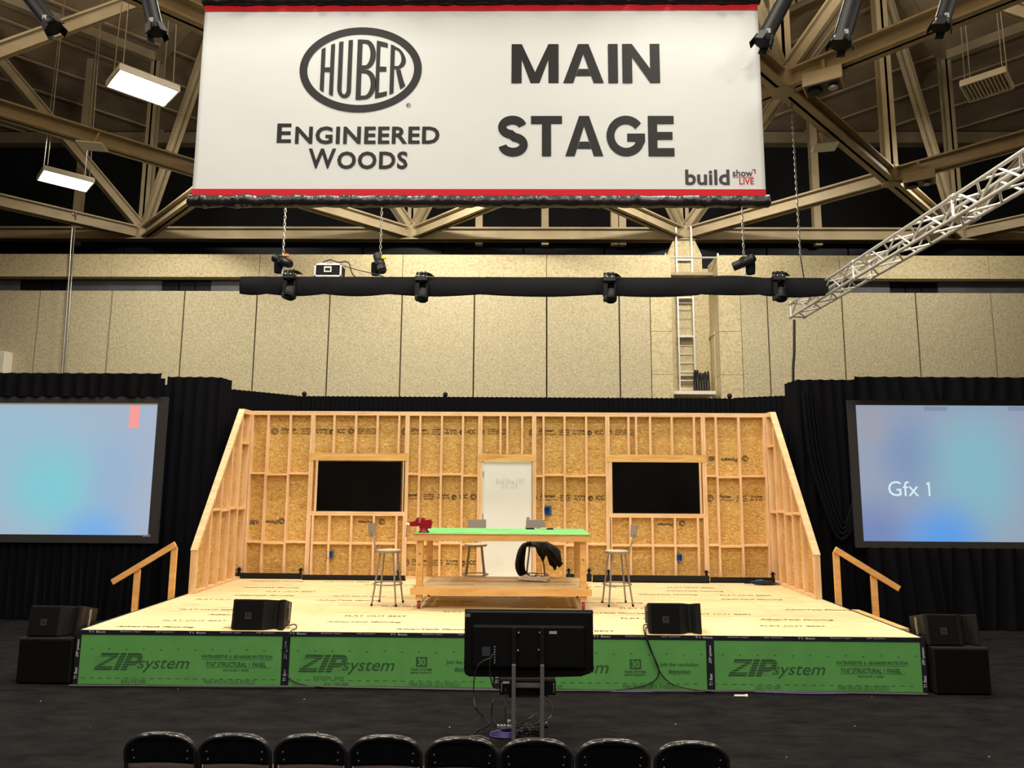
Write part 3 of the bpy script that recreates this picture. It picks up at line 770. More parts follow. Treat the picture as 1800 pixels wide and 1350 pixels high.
# raked side walls
def side_wall(s_, ytop, label):
    wl = thing('framed_wall', label, 'stage wall', (s_*4.8, 2.68, H))
    a, c = IN, 4.834                      # stud zone in |X|
    y0, z0 = 2.68, H+.672
    out = MB(); poly_ = [(y0, H+.002), (WB+.1, H+.002), (WB+.1, WT), (ytop, WT), (y0, z0)]
    out.prism(poly_, lambda y, z, d: (s_*d, y, z), c, c+.012); out.build('sheathing', OSB, wl)
    MB().lo((s_*a, y0, H+.002), (s_*c, WB-.001, H+.039)).build('bottom_plate', LUMX, wl)
    MB().bar((s_*(a+c)/2, y0+.02, H+.04), (s_*(a+c)/2, y0+.02, z0-.03), .089, .038, (0, 1, 0)).build('stud', LUM, wl)
    MB().bar((s_*(a+c)/2, y0-.012, H+.002), (s_*(a+c)/2, y0-.012, z0-.01), .098, .02, (0, 1, 0)).build('end_board', LUM, wl)
    p, q = Vector((s_*(a+c)/2, y0-.02, z0-.02)), Vector((s_*(a+c)/2, ytop, WT-.02))
    MB().bar(p, q, .105, .04).build('raked_plate', LUMX, wl)
    MB().lo((s_*a, ytop-.01, WT-.04), (s_*c, WB-.001, WT-.001)).build('top_plate', LUMX, wl)
    MB().lo((s_*a, ytop-.01, WT-.08), (s_*c, WB-.001, WT-.042)).build('top_plate', LUMX, wl)
    def zr(y): return min(WT-.082, z0+(y-y0)/(ytop-y0)*(WT-z0)-.075)
    ys = [WB-.03-.355*k for k in range(0, 6)]; ys = [y for y in ys if y > y0+.1]
    for y in ys: MB().lo((s_*a, y-.019, H+.04), (s_*c, y+.019, zr(y-.019))).build('stud', LUM, wl)
    yy = sorted(ys+[y0+.02])
    for zz in (H+1.215, H+2.39):
        for k, (p, q) in enumerate(zip(yy, yy[1:])):
            z = zz+(.02 if k % 2 else 0)
            if zr(p+.06) > z+.05: MB().lo((s_*a, p+.02, z), (s_*c, q-.02, z+.038)).build('blocking', LUMX, wl)
    b = MB()
    for y in yy[:-1]: put(b, fit(text2d('ZIP', .03, .2), 0, 0, .1, .06), lambda u, v: (s_*(c-.001), y+.22-v, H+.75+u))
    tag(b.build('printed_stamp', INK, wl), kind='stuff')
    return wl
side_wall(-1, 4.22, 'raked stud side wall at left of the stage, sloping down to the front')
side_wall(1, 4.30, 'raked stud side wall at right of the stage, sloping down to the front')

# black strips along the foot of the back wall
def strip(px0, px1, py0, y, label, brk):
    p, q = at(px0, 1012, Y=y), at(px1, 1012, Y=y); zz = at((px0+px1)/2, py0, Y=y).z
    t = thing('light_trough', label, 'light trough', ((p.x+q.x)/2, y, H))
    MB().lo((p.x, y, H+.001), (q.x, y+.03, zz)).lo((p.x, y, H+.001), (q.x, y+.12, H+.02)).build('trough', BLKM, t, bevel=.004)
    for px in brk:
        x = at(px, 1010, Y=y).x; MB().lo((x-.02, y+.03, H+.02), (x+.02, y+.06, zz+.09)).lo((x-.05, y+.03, zz+.05), (x+.05, y+.05, zz+.065)).build('bracket', BLKM, t)
strip(415, 530, 1007.5, 4.44, 'short black trough at left end of the back wall foot', (418, 527))
strip(531, 712, 1011, 4.33, 'black trough on the stage under the left wall television', (700,))
strip(995, 1040, 1009, 4.42, 'short black trough on the stage just right of the white door', (1000, 1036))
strip(1042, 1247, 1011.5, 4.34, 'black trough on the stage under the right wall television', (1070, 1243))
strip(1249, 1362, 1015, 4.4, 'black trough at right end of the back wall foot', (1360,))

# door
x0, x1 = X(847, 860), X(936, 860)
dr_ = thing('door', 'white slab door set in the framed wall behind the workbench', 'door', ((x0+x1)/2, WB, H))
zd = Z(890, 811)
MB().lo((x0, WB+.0, H+.002), (x0+.022, WB+.088, zd)).lo((x1-.022, WB, H+.002), (x1, WB+.088, zd)).lo((x0, WB, zd-.022), (x1, WB+.088, zd)).build('door_jamb', plain('jamb_paint', (232, 224, 206), .5), dr_)
sl = MB().lo((x0+.024, WB+.012, H+.008), (x1-.024, WB+.056, zd-.024)).build('door_slab', WHITEP, dr_, bevel=.003)
b = MB()
on_y(b, text2d('Build Show LIVE!', -.018, .2, 1.15), 872, 842, 922, 851, WB+.0105); on_y(b, text2d('10/16 - 10/18', -.018, .2, 1.15), 882, 851, 909, 859, WB+.0105)
b.build('handwriting', plain('pencil_grey', (150, 148, 140), .6), sl)
for py in (833, 908, 985):
    z = Z(848, py); MB().lo((x0+.012, WB-.004, z-.05), (x0+.03, WB+.012, z+.05)).build('hinge', STOOLM, dr_)
for py, nm in ((911, 'deadbolt'), (925, 'door_knob')):
    p = at(928, py, Y=WB+.012)
    k = MB().lathe([(.032, 0), (.032, .006), (.022, .012), (.02, .03), (.03, .038), (.026, .05)] if nm == 'door_knob' else [(.03, 0), (.03, .008), (.022, .016), (.02, .022)], p, (0, -1, 0), 16)
    if nm == 'door_knob': k.lo((p.x-.055, p.y-.05, p.z-.008), (p.x, p.y-.035, p.z+.008))
    k.build(nm, ZINC, dr_, smooth=True)

# wall televisions
def wall_tv(px0, py0, px1, py1, label):
    p, q = at(px0, py1, Y=WB+.01), at(px1, py0, Y=WB+.01)
    t = thing('wall_television', label, 'television', ((p.x+q.x)/2, WB, p.z))
    MB().lo((p.x, WB+.012, p.z), (q.x, WB+.06, q.z)).build('casing', BLK, t, bevel=.004)
    MB().lo((p.x+.012, WB+.008, p.z+.018), (q.x-.012, WB+.0115, q.z-.012)).build('screen', GLOSS, t)
    MB().lo((p.x+.6, WB+.02, p.z+.3), (q.x-.6, WB+.088, q.z-.3)).build('wall_mount', BLKM, t)
wall_tv(555.5, 811.5, 705.5, 898, 'black wall television left of the white door')
wall_tv(1077.5, 813, 1230, 902, 'black wall television right of the white door')

# blue electrical boxes
def ebox(px, py, label, plate_):
    p = at(px, py, Y=WB+.03)
    t = thing('electrical_box', label, 'electrical box', tuple(p))
    b = MB(); b.lo((p.x-.05, WB+.0, p.z-.055), (p.x-.044, WB+.088, p.z+.055)).lo((p.x+.044, WB, p.z-.055), (p.x+.05, WB+.088, p.z+.055)).lo((p.x-.05, WB, p.z+.05), (p.x+.05, WB+.088, p.z+.055)).lo((p.x-.05, WB, p.z-.055), (p.x+.05, WB+.088, p.z-.05)).lo((p.x-.05, WB+.07, p.z-.055), (p.x+.05, WB+.088, p.z+.055))
    b.build('box_shell', BLUEB, t)
    for s_ in (-1, 1): MB().lathe([(.008, 0), (.008, .01)], (p.x+.03*s_, WB, p.z+.062*s_), (0, -1, 0), 8).build('screw_tab', BLUEB, t)
    if plate_: MB().lo((p.x-.075, WB+.072, p.z-.09), (p.x+.085, WB+.086, p.z+.08)).build('backing_plate', plain('dull_blue', (58, 104, 140), .6), t)
ebox(961.5, 897, 'blue electrical box just right of the white door at eye height', True)
ebox(580, 975, 'blue electrical box low under the left wall television', False)
ebox(1193.5, 980, 'blue electrical box low under the right wall television', False)

# stair and handrails at each side
def stairs(s_, label, lbl2, px_post, px_post2):
    t = thing('stage_stair', label, 'steps', (s_*5.35, 1.6, 0))
    for k in range(3):
        xa = s_*(SW+.03+.28*k); xb = s_*(SW+.03+.28*(k+1)+.02); z = H-.15*(k+1)+.03 if s_ < 0 else H-.078-.18*k
        MB().lo((xa, .92, z-.035), (xb, 2.28, z)).build('tread', BENCH, t)
        MB().lo((xb, .95, 0), (xb-s_*.02, 2.25, z-.036)).build('riser', BENCH, t)
    r = thing('handrail', lbl2, 'handrail', (s_*5.2, 2.32, 0))
    hp = [Vector((s_*4.925, 2.325, 1.385)), Vector((s_*5.835, 2.325, .82))]
    MB().bar(hp[0], hp[1], .038, .085).build('rail', BENCH, r, bevel=.004)
    for x, zt0 in ((4.955, 1.335), (5.49, 1.0)): MB().lo((s_*(x-.045), 2.345, .0), (s_*(x+.045), 2.383, zt0)).build('post', BENCH, r, bevel=.004)
stairs(-1, 'short wooden steps beside the left edge of the stage', 'sloping wooden handrail left of the stage', 0, 0)
stairs(1, 'short wooden steps beside the right edge of the stage', 'sloping wooden handrail right of the stage', 0, 0)

# ------------------------------------------------------------------ workbench
bx0, bx1, by0, by1, bz = -1.235, 1.228, 1.50, 2.72, 1.628
wb = thing('workbench', 'large rolling wooden workbench with green top in the centre of the stage', 'workbench', (0, 2.1, H))
top = MB().lo((bx0, by0-.01, bz-.003), (bx1, by1, bz)).build('bench_top', GREENTOP, wb)
MB().lo((bx0, by0-.01, bz-.0125), (bx1, by1, bz-.0032)).build('top_board', OSB, wb)
b = MB()
for x, y in ((-.75, 1.62), (.05, 1.6), (.7, 2.5), (-.3, 2.3)): put(b, fit(text2d('ZIPsystem', .02, .3), x, y, x+.45, y+.07), lambda a, c: (a, c, bz+.0012))
b.build('printed_lettering', INKGREEN, top)
for y in (by0, by1-.04): MB().lo((bx0+.01, y, bz-.10), (bx1-.01, y+.038, bz-.013)).build('apron', BENCH, wb, bevel=.003)
for x in (bx0+.012, bx1-.05): MB().lo((x, by0+.04, bz-.10), (x+.038, by1-.042, bz-.013)).build('apron', BENCH, wb, bevel=.003)
zsf = .905
MB().lo((bx0+.06, by0+.03, zsf-.014), (bx1-.06, by1-.06, zsf)).build('lower_shelf', PLY, wb)
b = MB()
for x, y in ((-.9, 1.72), (.55, 1.8), (-.9, 2.3), (.3, 2.45)): put(b, fit(text2d('AdvanTech Flooring', .01, .2), x, y, x+.5, y+.07), lambda a, c: (a, c, zsf+.0012))
b.build('shelf_print', INK, wb)
for y in (by0-.002, by1-.042): MB().lo((bx0-.015, y, zsf-.105), (bx1+.012, y+.038, zsf-.014)).build('shelf_apron', BENCH, wb, bevel=.003)
for x in (bx0, bx1-.038): MB().lo((x, by0+.037, zsf-.105), (x+.038, by1-.043, zsf-.016)).build('shelf_apron', BENCH, wb, bevel=.003)
for sx in (-1, 1):
    for y in (by0+.039, by1-.13):
        x = bx0+.055 if sx < 0 else bx1-.055-.089
        MB().lo((x, y, H+.125), (x+.089, y+.085, bz-.014)).build('leg', BENCH, wb, bevel=.003)
        cx_, cy_ = x+.045, y+.042
        c_ = MB().lo((cx_-.035, cy_-.035, H+.112), (cx_+.035, cy_+.035, H+.124)).lo((cx_-.03, cy_-.02, H+.04), (cx_-.024, cy_+.02, H+.112)).lo((cx_+.024, cy_-.02, H+.04), (cx_+.03, cy_+.02, H+.112)).build('caster', ZINC, wb)
        MB().lathe([(.02, -.017), (.05, -.017), (.052, 0), (.05, .017), (.02, .017)], (cx_, cy_, H+.0545), (1, 0, 0), 18).build('wheel', CASTER, c_, smooth=True)
k = MB()
for x, z in ((bx0+.1, 1.35), (bx1-.1, 1.28), (bx0+.1, 1.2)): k.lathe([(.011, 0), (.009, .0006)], (x, by0+.0385, z), (0, -1, 0), 10)
k.build('knots', KNOT, wb)

# bench vise
vx = at(738, 936, z=bz)
vs_ = thing('bench_vise', 'dark red bench vise clamped at the left end of the green bench top', 'vise', (-1.1, 1.66, bz))
V0 = Vector((-1.1, 1.66, bz+.001))
def vb(*a): return [V0+Vector(a_) for a_ in a]
b = MB(); b.lathe([(.075, 0), (.075, .02), (.055, .03), (.05, .06)], V0, n=20)
b.prism([(-.06, .055), (.1, .055), (.12, .14), (.10, .185), (.02, .18), (.0, .21), (-.03, .2), (-.06, .13)], lambda x, z, d: V0+Vector((x, d, z)), -.045, .045)
b.build('vise_body', VISE, vs_, bevel=.008)
b = MB(); b.prism([(-.2, .085), (-.08, .085), (-.08, .12), (-.06, .2), (-.09, .21), (-.13, .16), (-.2, .15)], lambda x, z, d: V0+Vector((x, d, z)), -.045, .045)
b.lo(V0+Vector((-.2, -.025, .09)), V0+Vector((.05, .025, .135))); b.build('sliding_jaw', VISE, vs_, bevel=.006)
b = MB(); b.tube([V0+Vector((-.25, 0, .11)), V0+Vector((-.2, 0, .11))], .016, 10); b.tube([V0+Vector((-.24, -.01, .12)), V0+Vector((-.245, -.02, -.05))], .006, 8); b.lathe([(.012, 0), (.012, .02)], V0+Vector((-.245, -.02, -.06)), n=8)
b.build('vise_handle', ZINC, vs_)
for x in (-.075, -.045): MB().lo(V0+Vector((x, -.05, .175)), V0+Vector((x+.012, .05, .21))).build('jaw_plate', ZINC, vs_)

# small tools on the bench
p = at(978, 931, z=bz); p.y = 2.5; p.x = .62
for i, (dx, dy, a, L_, m_, lb) in enumerate(((-.2, .0, .1, .16, BLK, 'black marker pen lying left of the white tool on the bench'), (.02, .03, -.4, .15, WHITEF, 'white marker pen lying in the middle of the bench top tools'), (.1, -.02, -.2, .13, BLK, 'black handled small tool beside the white pen on the bench'))):
    c_ = p+Vector((dx, dy, 0)); t = thing('marker_pen', lb, 'pen', tuple(c_))
    d = Vector((math.cos(a), math.sin(a), 0))
    MB().tube([c_-d*L_/2+Vector((0, 0, .012)), c_+d*L_*.3+Vector((0, 0, .012))], .011, 10).build('barrel', m_, t)
    MB().tube([c_+d*L_*.31+Vector((0, 0, .012)), c_+d*L_/2+Vector((0, 0, .012))], .009, 10).build('cap', WHITEF if i != 1 else BLK, t)
c_ = p+Vector((.22, .01, 0)); tp_ = MB().lathe([(.012, 0), (.04, 0), (.04, .03), (.012, .03)], c_, n=18)
tag(tp_.build('tape_roll', WHITEF, None, tuple(c_)), 'small white tape roll at the right end of the bench tools', 'tape roll')

# crumpled canvas cloth on the shelf
p = at(937, 1020, z=zsf)
rnd = random.Random(3)
ph = [(rnd.uniform(6, 26), rnd.uniform(6, 26), rnd.uniform(0, 6), rnd.uniform(.4, 1)) for _ in range(7)]
def cl(u, v):
    x, y = (u-.5)*.44, (v-.5)*.32
    e = max(0, 1-(abs(u-.5)*2)**3)*max(0, 1-(abs(v-.5)*2)**3)
    hgt = .014+e*(.045+.03*sum(k*math.sin(a*x*2+b_*y*2+c__) for a, b_, c__, k in ph)/3)
    return (p.x+x*math.cos(.25)+y*.2+.02*math.sin(v*9), p.y+y-x*.3+.02*math.sin(u*11), zsf+.003+max(.004, hgt))
cw = MB().grid(26, 20, cl)
cw = cw.build('canvas_cloth', CLOTHW, None, (p.x, p.y, zsf), solid=.008)
tag(cw, 'crumpled white printed canvas cloth on the lower shelf of the workbench', 'cloth')
b = MB()
for (u0, u1, v0, v1) in ((.55, .66, .3, .5), (.72, .8, .35, .5), (.6, .75, .6, .66)):
    b.grid(5, 5, lambda a, c: Vector(cl(u0+(u1-u0)*a, v0+(v1-v0)*c))+Vector((0, -.002, .0075)))
b.build('cloth_print', plain('cloth_dark_print', (48, 54, 56), .8), cw)

# stools
def stool(label):
    t = thing('metal_stool', label, 'stool', (0, 0, 0), None)
    sh = .755
    MB().lathe([(.0, sh-.03), (.175, sh-.03), (.182, sh-.02), (.182, sh-.004), (.176, sh), (.165, sh)], n=32).build('seat_pan', STOOLM, t, smooth=True)
    MB().lathe([(.162, sh+.0005), (.164, sh+.005), (.15, sh+.008), (.0, sh+.009)], n=32).build('seat', MASON, t, smooth=True)
    for a in range(4):
        an = PI/4+a*PI/2; c_, s_ = math.cos(an), math.sin(an)
        lg = MB().tube([(c_*.135, s_*.135, sh-.03), (c_*.245, s_*.245, .02)], .0125, 10).build('leg', STOOLM, t, smooth=True)
        MB().lathe([(.015, 0), (.016, .03)], (c_*.248, s_*.248, .001), n=10).build('foot_cap', BLK, lg)
    zr = .29; rr = .135+(.245-.135)*(sh-.03-zr)/(sh-.05)
    pts = [(rr*math.cos(2*PI*k/28), rr*math.sin(2*PI*k/28), zr) for k in range(28)]
    MB().tube(pts, .011, 8, closed=True).build('foot_ring', STOOLM, t, smooth=True)
    # backrest on the +Y side
    MB().bar((0, .19, sh-.03), (0, .20, sh+.03), .05, .006, (0, 1, 0)).bar((0, .20, sh+.03), (0, .255, sh+.24), .05, .006, (0, 1, 0)).bar((0, .15, sh-.033), (0, .195, sh-.033), .05, .006).build('backrest_bar', STOOLM, t)
    def bk(u, v):
        x = (u-.5)*.30; zz = sh+.19+v*.185
        ex = 1
        return (x, .262+.02*(v)-.5*x*x, zz)
    br = MB().grid(13, 7, bk).build('backrest', STOOLM, t, solid=.01, bevel=.012)
    return t
st = stool('grey metal stool at the left end of the workbench, back to the left')
d2 = dup(st, (-.452, 2.98, H), 0, 'grey metal stool behind the workbench, left of the white door')
d3 = dup(st, (.50, 3.0, H), 0, 'grey metal stool behind the workbench with a black jacket over its seat')
d4 = dup(st, (1.655, 2.03, H), -PI/2+.15, 'grey metal stool at the right end of the workbench, back to the right')
st.location = (-1.63, 1.9, H); st.rotation_euler = (0, 0, PI/2-.12)
for o in (st, d2, d3, d4): o['group'] = 'grey metal stools around the workbench'

# black jacket draped over the third stool
jx, jy, jz = .50, 3.0, H
seatz = .775
def jtop(u, v):
    # over the right half of the seat and down its right and front sides
    x = -.14+.52*u
    ztop = seatz+.03 if x < .16 else seatz+.03-1.05*(x-.16)**1.25
    ztop += .010*math.sin(x*23)
    if v < .35:
        k = v/.35; return (jx+x, jy+.13-.31*k, jz+ztop+.012*math.sin(k*9+x*17))
    k = (v-.35)/.65
    hang = (.05+.23*min(1, max(0, (x+.02)/.12)))*(1+.22*math.sin(x*31)+.1*math.sin(x*71))
    if x > .3: hang *= max(.25, 1-(x-.3)*6)
    return (jx+x+.05*k*max(0, x), jy-.18-.035*math.sin(k*2.2)-.018*math.sin(x*38+k*2)*k, jz+ztop-hang*k)
jkt = MB().grid(46, 22, jtop).build('jacket', CLOTHK, None, (jx, jy, jz+.76), solid=.016, smooth=True)
tag(jkt, 'black jacket thrown over the seat of the stool behind the workbench', 'jacket')
def jleft(u, v):
    p_ = spline([Vector((-.10, 0, seatz+.03)), Vector((-.19, 0, seatz-.01)), Vector((-.235, 0, .60)), Vector((-.245, 0, .44)), Vector((-.20, 0, .32)), Vector((-.14, 0, .29))], 5)
    k = u*(len(p_)-1); i_ = min(int(k), len(p_)-2); q_ = p_[i_].lerp(p_[i_+1], k-i_)
    wd = .05+.07*math.sin(u*2.6)
    return (jx+q_.x+(v-.5)*wd*1.1, jy-.2+.02*math.sin(v*8+u*5), jz+q_.z+(v-.5)*.03)
MB().grid(24, 9, jleft).build('sleeve', CLOTHK, jkt, solid=.03, smooth=True)
b = MB(); b.tube(spline([(jx+.16, jy-.23, jz+.72), (jx+.25, jy-.26, jz+.62), (jx+.33, jy-.26, jz+.52), (jx+.385, jy-.25, jz+.47)], 5), [.055]*8+[.05]*8, 10)
b.build('sleeve', CLOTHK, jkt, smooth=True)

# cable heap at the right end of the back wall
p = at(1338, 1026, z=H); p.y -= .16
b = MB(); rnd = random.Random(5)
for k in range(9):
    c_ = Vector((p.x+rnd.uniform(-.16, .16), p.y+rnd.uniform(-.06, .06), H+.012+k*.006)); r_ = rnd.uniform(.05, .12)
    b.tube([(c_.x+r_*1.6*math.cos(a*PI/7), c_.y+r_*.5*math.sin(a*PI/7), c_.z+.006*math.sin(a)) for a in range(14)], .009, 6, closed=True)
tag(b.build('cable_heap', CABLEK, None, (p.x, p.y, H)), 'tangle of black cables on the stage at the right wall foot', 'cable')
for k, (dx, m_, lb) in enumerate(((-.27, WHITEF, 'white clamp lying left of the cable tangle on the stage'), (-.1, BLUEB, 'blue handled clamp lying on the cable tangle'))):
    c_ = Vector((p.x+dx, p.y-.05, H+.014+(.07 if k else 0)))
    tag(MB().bar(c_-Vector((.07, .02, 0)), c_+Vector((.07, -.01, 0)), .03, .022).bar(c_, c_+Vector((.05, .05, .005)), .02, .02).build('spring_clamp', m_, None, tuple(c_)), lb, 'clamp')

# ================================================================== DRAPES AND SCREENS
def pleats(path, zb, zt, pitch=.11, amp=.035, gather=.45, rows=7, seed=0, sway=.0, flare=1.0):
    # pleated cloth along a plan path
    rnd = random.Random(seed); P = [Vector(p) for p in path]
    segs = [(P[i+1]-P[i]).length for i in range(len(P)-1)]; tot = sum(segs)
    n = max(8, int(tot/pitch*7)); mb = MB(); vs = []
    offs = [rnd.uniform(-1, 1) for _ in range(int(tot/pitch)+4)]
    for i in range(n+1):
        s = tot*i/n; k = 0; d = s
        while k < len(segs)-1 and d > segs[k]: d -= segs[k]; k += 1
        q = P[k].lerp(P[k+1], d/segs[k]); t = (P[k+1]-P[k]).normalized(); nn = Vector((-t.y, t.x))
        c = int(s/pitch); a = offs[c]*(1-(s/pitch-c))+offs[c+1]*(s/pitch-c)
        for j in range(rows):
            v = j/(rows-1); f = gather+(1-gather)*min(1, v*1.6)
            w_ = amp*f*(math.sin(2*PI*s/pitch+a*1.4*(.4+.6*v))+.55*a*(.3+v))
            sl = sway*math.sin(s*2.1+a)*v
            o = nn*w_+t*sl
            vs.append((q.x+o.x, q.y+o.y, zt+(zb-zt)*v-(.012*abs(math.sin(PI*s/pitch)) if j == 0 else 0)))
    mb.add(vs, [(i*rows+j, (i+1)*rows+j, (i+1)*rows+j+1, i*rows+j+1) for i in range(n) for j in range(rows-1)])
    return mb
def drape(name, label, path, zb, zt, group=None, **k):
    m = pleats(path, zb, zt, **k)
    return tag(m.build(name, DRAPE, None, (path[0][0], path[0][1], zb), smooth=True, nofix=True), label, 'drape', group)
LY, RY = 4.0, 3.85
zl = at(200, 661, Y=LY).z; zr_ = at(1600, 667, Y=RY).z
# rear run of drape behind the framed walls
drape('back_drape', 'long black pleated drape straight behind the framed back wall', [(-4.44, 6.06), (4.72, 6.1)], .01, 4.09, pitch=.1, amp=.03, seed=2)
drape('back_drape', 'slanting black drape run at left, behind the left raked side wall', [(-6.4, 4.4), (-5.45, 4.85), (-4.36, 5.97)], .01, 4.09, pitch=.1, amp=.03, seed=22)
drape('back_drape', 'slanting black drape run at right, behind the right raked side wall', [(4.62, 6.0), (5.76, 5.5), (6.6, 4.6)], .01, 4.09, pitch=.1, amp=.03, seed=23)
# left side
xi = at(385, 700, Y=LY).x; xm = at(301, 700, Y=LY).x
drape('side_drape', 'black drape panel between left projection screen and the stage', [(xm-.1, LY+.02), (xi-.3, LY+.02), (xi, LY+.05), (xi+.02, LY+.5)], .01, zl, pitch=.2, amp=.035, seed=4, sway=.02)
zs = at(150, 697, Y=3.66).z
drape('valance_drape', 'short black valance across the top of the left screen', [(-11.5, 3.62), (xm, 3.62)], zs, zl, pitch=.24, amp=.03, seed=5, rows=5, sway=.02)
zk = at(150, 950, Y=3.66).z
drape('skirt_drape', 'black pleated skirt under the left projection screen', [(-11.5, 3.72), (xm+.02, 3.72)], .01, zk, pitch=.15, amp=.045, seed=6, sway=.06, gather=.7)
drape('backing_drape', 'plain black drape behind the left projection screen', [(-12, 4.06), (xm-.16, 4.06)], .01, zl-.02, pitch=.3, amp=.02, seed=16)
# right side
xi = at(1405, 700, Y=RY).x; xm2 = at(1497, 700, Y=RY).x
drape('side_drape', 'black drape panel between the stage and right projection screen', [(xi-.02, RY+.6), (xi, RY+.05), (xi+.3, RY+.02), (xm2+.1, RY+.02)], .01, zr_, pitch=.19, amp=.035, seed=7, sway=.05)
zs2 = at(1650, 706, Y=3.66).z
drape('valance_drape', 'short black valance across the top of the right screen', [(xm2-.1, 3.50), (11.5, 3.50)], zs2, zr_, pitch=.26, amp=.03, seed=8, rows=5, sway=.05)
zk2 = at(1650, 962, Y=3.66).z
drape('skirt_drape', 'black pleated skirt under the right projection screen', [(xm2-.02, 3.6), (11.5, 3.6)], .01, zk2, pitch=.24, amp=.05, seed=9, sway=.1, gather=.7)
drape('backing_drape', 'plain black drape behind the right projection screen', [(xm2+.16, 3.96), (12, 3.96)], .01, zr_-.02, pitch=.3, amp=.02, seed=17)
# swag of drape tied at the right screen's inner edge
b = MB()
for k in range(4):
    b.tube(spline([at(1412+k*6, 690, Y=3.80), at(1424+k*7, 800, Y=3.78), at(1446+k*7, 880, Y=3.76), at(1472+k*4, 945-k*8, Y=3.74), at(1494, 935-k*12, Y=3.74), at(1500, 905-k*8, Y=3.75)], 6), [.035-.004*k]*31, 8)
tag(b.build('drape_swag', DRAPE, None, at(1480, 940, Y=3.75), smooth=True), 'loose swag of black drape tied beside the right projection screen', 'drape')
# drape uprights peeking over the back run
for px, lb in ((527, 'left'), (780, 'middle'), (1290, 'right')):
    p = at(px, 697, Y=6.0); z1_ = 4.16
    t = thing('drape_pole', {'left': 'drape pole top above the left end of the back drape', 'middle': 'drape pole top poking over the middle of the back drape', 'right': 'drape pole top above the right end of the back drape'}[lb], 'pole', (p.x, 6.3, 0))
    MB().tube([(p.x, 6.3, 0), (p.x, 6.3, 4.1)], .022, 8).build('pole', ALU, t)
    MB().lathe([(.02, 0), (.05, .03), (.05, .08), (.02, .11)], (p.x, 6.3, 4.1), n=12).build('cap', BLKM, t)
    MB().box((p.x, 6.33, .01), (.4, .22, .02)).build('foot_plate', BLKM, t)
SY = 3.68
def screen(label, ix0, iy0, ix1, iy1, mat, fr, extra=None):
    p, q = at(ix0, iy1, Y=SY), at(ix1, iy0, Y=SY)
    x0, x1, z0, z1 = p.x, q.x, p.z, q.z
    if ix0 < 200: x0 = x1-(z1-z0)*16/9
    else: x1 = x0+(z1-z0)*16/9
    t = thing('projection_screen', label, 'projection screen', ((x0+x1)/2, SY, 0))
    f = MB(); w_ = fr
    for (a, c) in (((x0-w_, z1), (x1+w_, z1+w_*.6)), ((x0-w_, z0-w_*.8), (x1+w_, z0)), ((x0-w_, z0), (x0, z1)), ((x1, z0), (x1+w_, z1))):
        f.lo((a[0], SY-.03, a[1]), (c[0], SY+.02, c[1]))
    f.build('screen_frame', plain('black_velvet_frame', (40, 37, 36), .8), t)
    MB().lo((x0, SY-.004, z0), (x1, SY+.01, z1)).build('screen_surface', mat((x0+x1)/2, z0, z1, x0, x1), t)
    for x in (x0+.3, x1-.3): MB().lo((x-.03, SY+.14, 0), (x+.03, SY+.18, z0+.3)).lo((x-.03, SY+.01, z0+.24), (x+.03, SY+.15, z0+.3)).build('screen_leg', BLKM, t)
    return t, (x0, x1, z0, z1)
def ml(cx, z0, z1, x0, x1):
    def P(px, py): q_ = at(px, py, Y=SY); return q_.x-cx, q_.z
    s = (z1-z0)
    return screen_mat('projected_blue_field', (168, 184, 206), [
        (*P(40, 800), s*1.1, s*.75, (150, 194, 212), .85), (*P(95, 862), s*.6, s*.55, (126, 206, 218), .9), (*P(200, 840), s*.36, s*.6, (146, 180, 216), .6),
        (*P(165, 945), s*.46, s*.36, (112, 178, 240), .9), (*P(-100, 820), s*.5, s*.9, (150, 170, 210), .7)])
def mr_(cx, z0, z1, x0, x1):
    def P(px, py): q_ = at(px, py, Y=SY); return q_.x-cx, q_.z
    s = (z1-z0)
    return screen_mat('projected_deep_blue_field', (152, 164, 186), [
        (*P(1540, 950), s*.5, s*.5, (112, 134, 190), .9), (*P(1600, 800), s*.4, s*.5, (116, 146, 190), .7), (*P(1715, 830), s*.6, s*.8, (130, 186, 202), .95),
        (*P(1525, 740), s*.25, s*.3, (158, 162, 176), .9), (*P(1660, 955), s*.5, s*.46, (84, 158, 236), .95)])
tl, (sx0, sx1, sz0, sz1) = screen('black framed projection screen at left glowing pale blue', -124, 708, 279, 938, ml, at(300, 820, Y=SY).x-at(279, 820, Y=SY).x-.04)
p, q = at(226, 752.5, Y=SY), at(249, 713.5, Y=SY)
tag(MB().lo((p.x, SY-.006, p.z), (q.x-.02, SY-.0045, q.z)).build('projected_block', emit('projected_pink', (255, 164, 160), .93), tl), None)
b = MB(); on_y(b, text2d('DA-LITE', .03), 251, 939.5, 264, 943.5, SY-.031); b.build('frame_badge', TAPEW, tl)
b = MB(); p = at(0, 711, Y=SY).z
b.lo((sx0, SY-.007, sz1-.045), (sx1, SY-.0045, sz1)); b.build('unlit_margin', plain('screen_white', (196, 192, 184), .8), tl)
tr_, (rx0, rx1, rz0, rz1) = screen('black framed projection screen at right showing short white text', 1517, 714, 1900, 951, mr_, at(1514, 820, Y=SY).x-at(1500, 820, Y=SY).x)
b = MB()
on_y(b, text2d('Gfx', .0), 1562, 846, 1614, 872, SY-.0055)
p, q = at(1624, 872, Y=SY-.0055), at(1634, 848, Y=SY-.0055)
put(b, merge(poly((q.x-.03, p.z), (q.x, p.z), (q.x, q.z), (q.x-.03, q.z)), poly((q.x-.062, q.z-.05), (q.x-.03, q.z-.03), (q.x-.03, q.z), (q.x-.045, q.z))), lambda a, c: (a, SY-.0055, c))
b.build('projected_text', emit('projected_white', (214, 244, 250), .95), tr_)
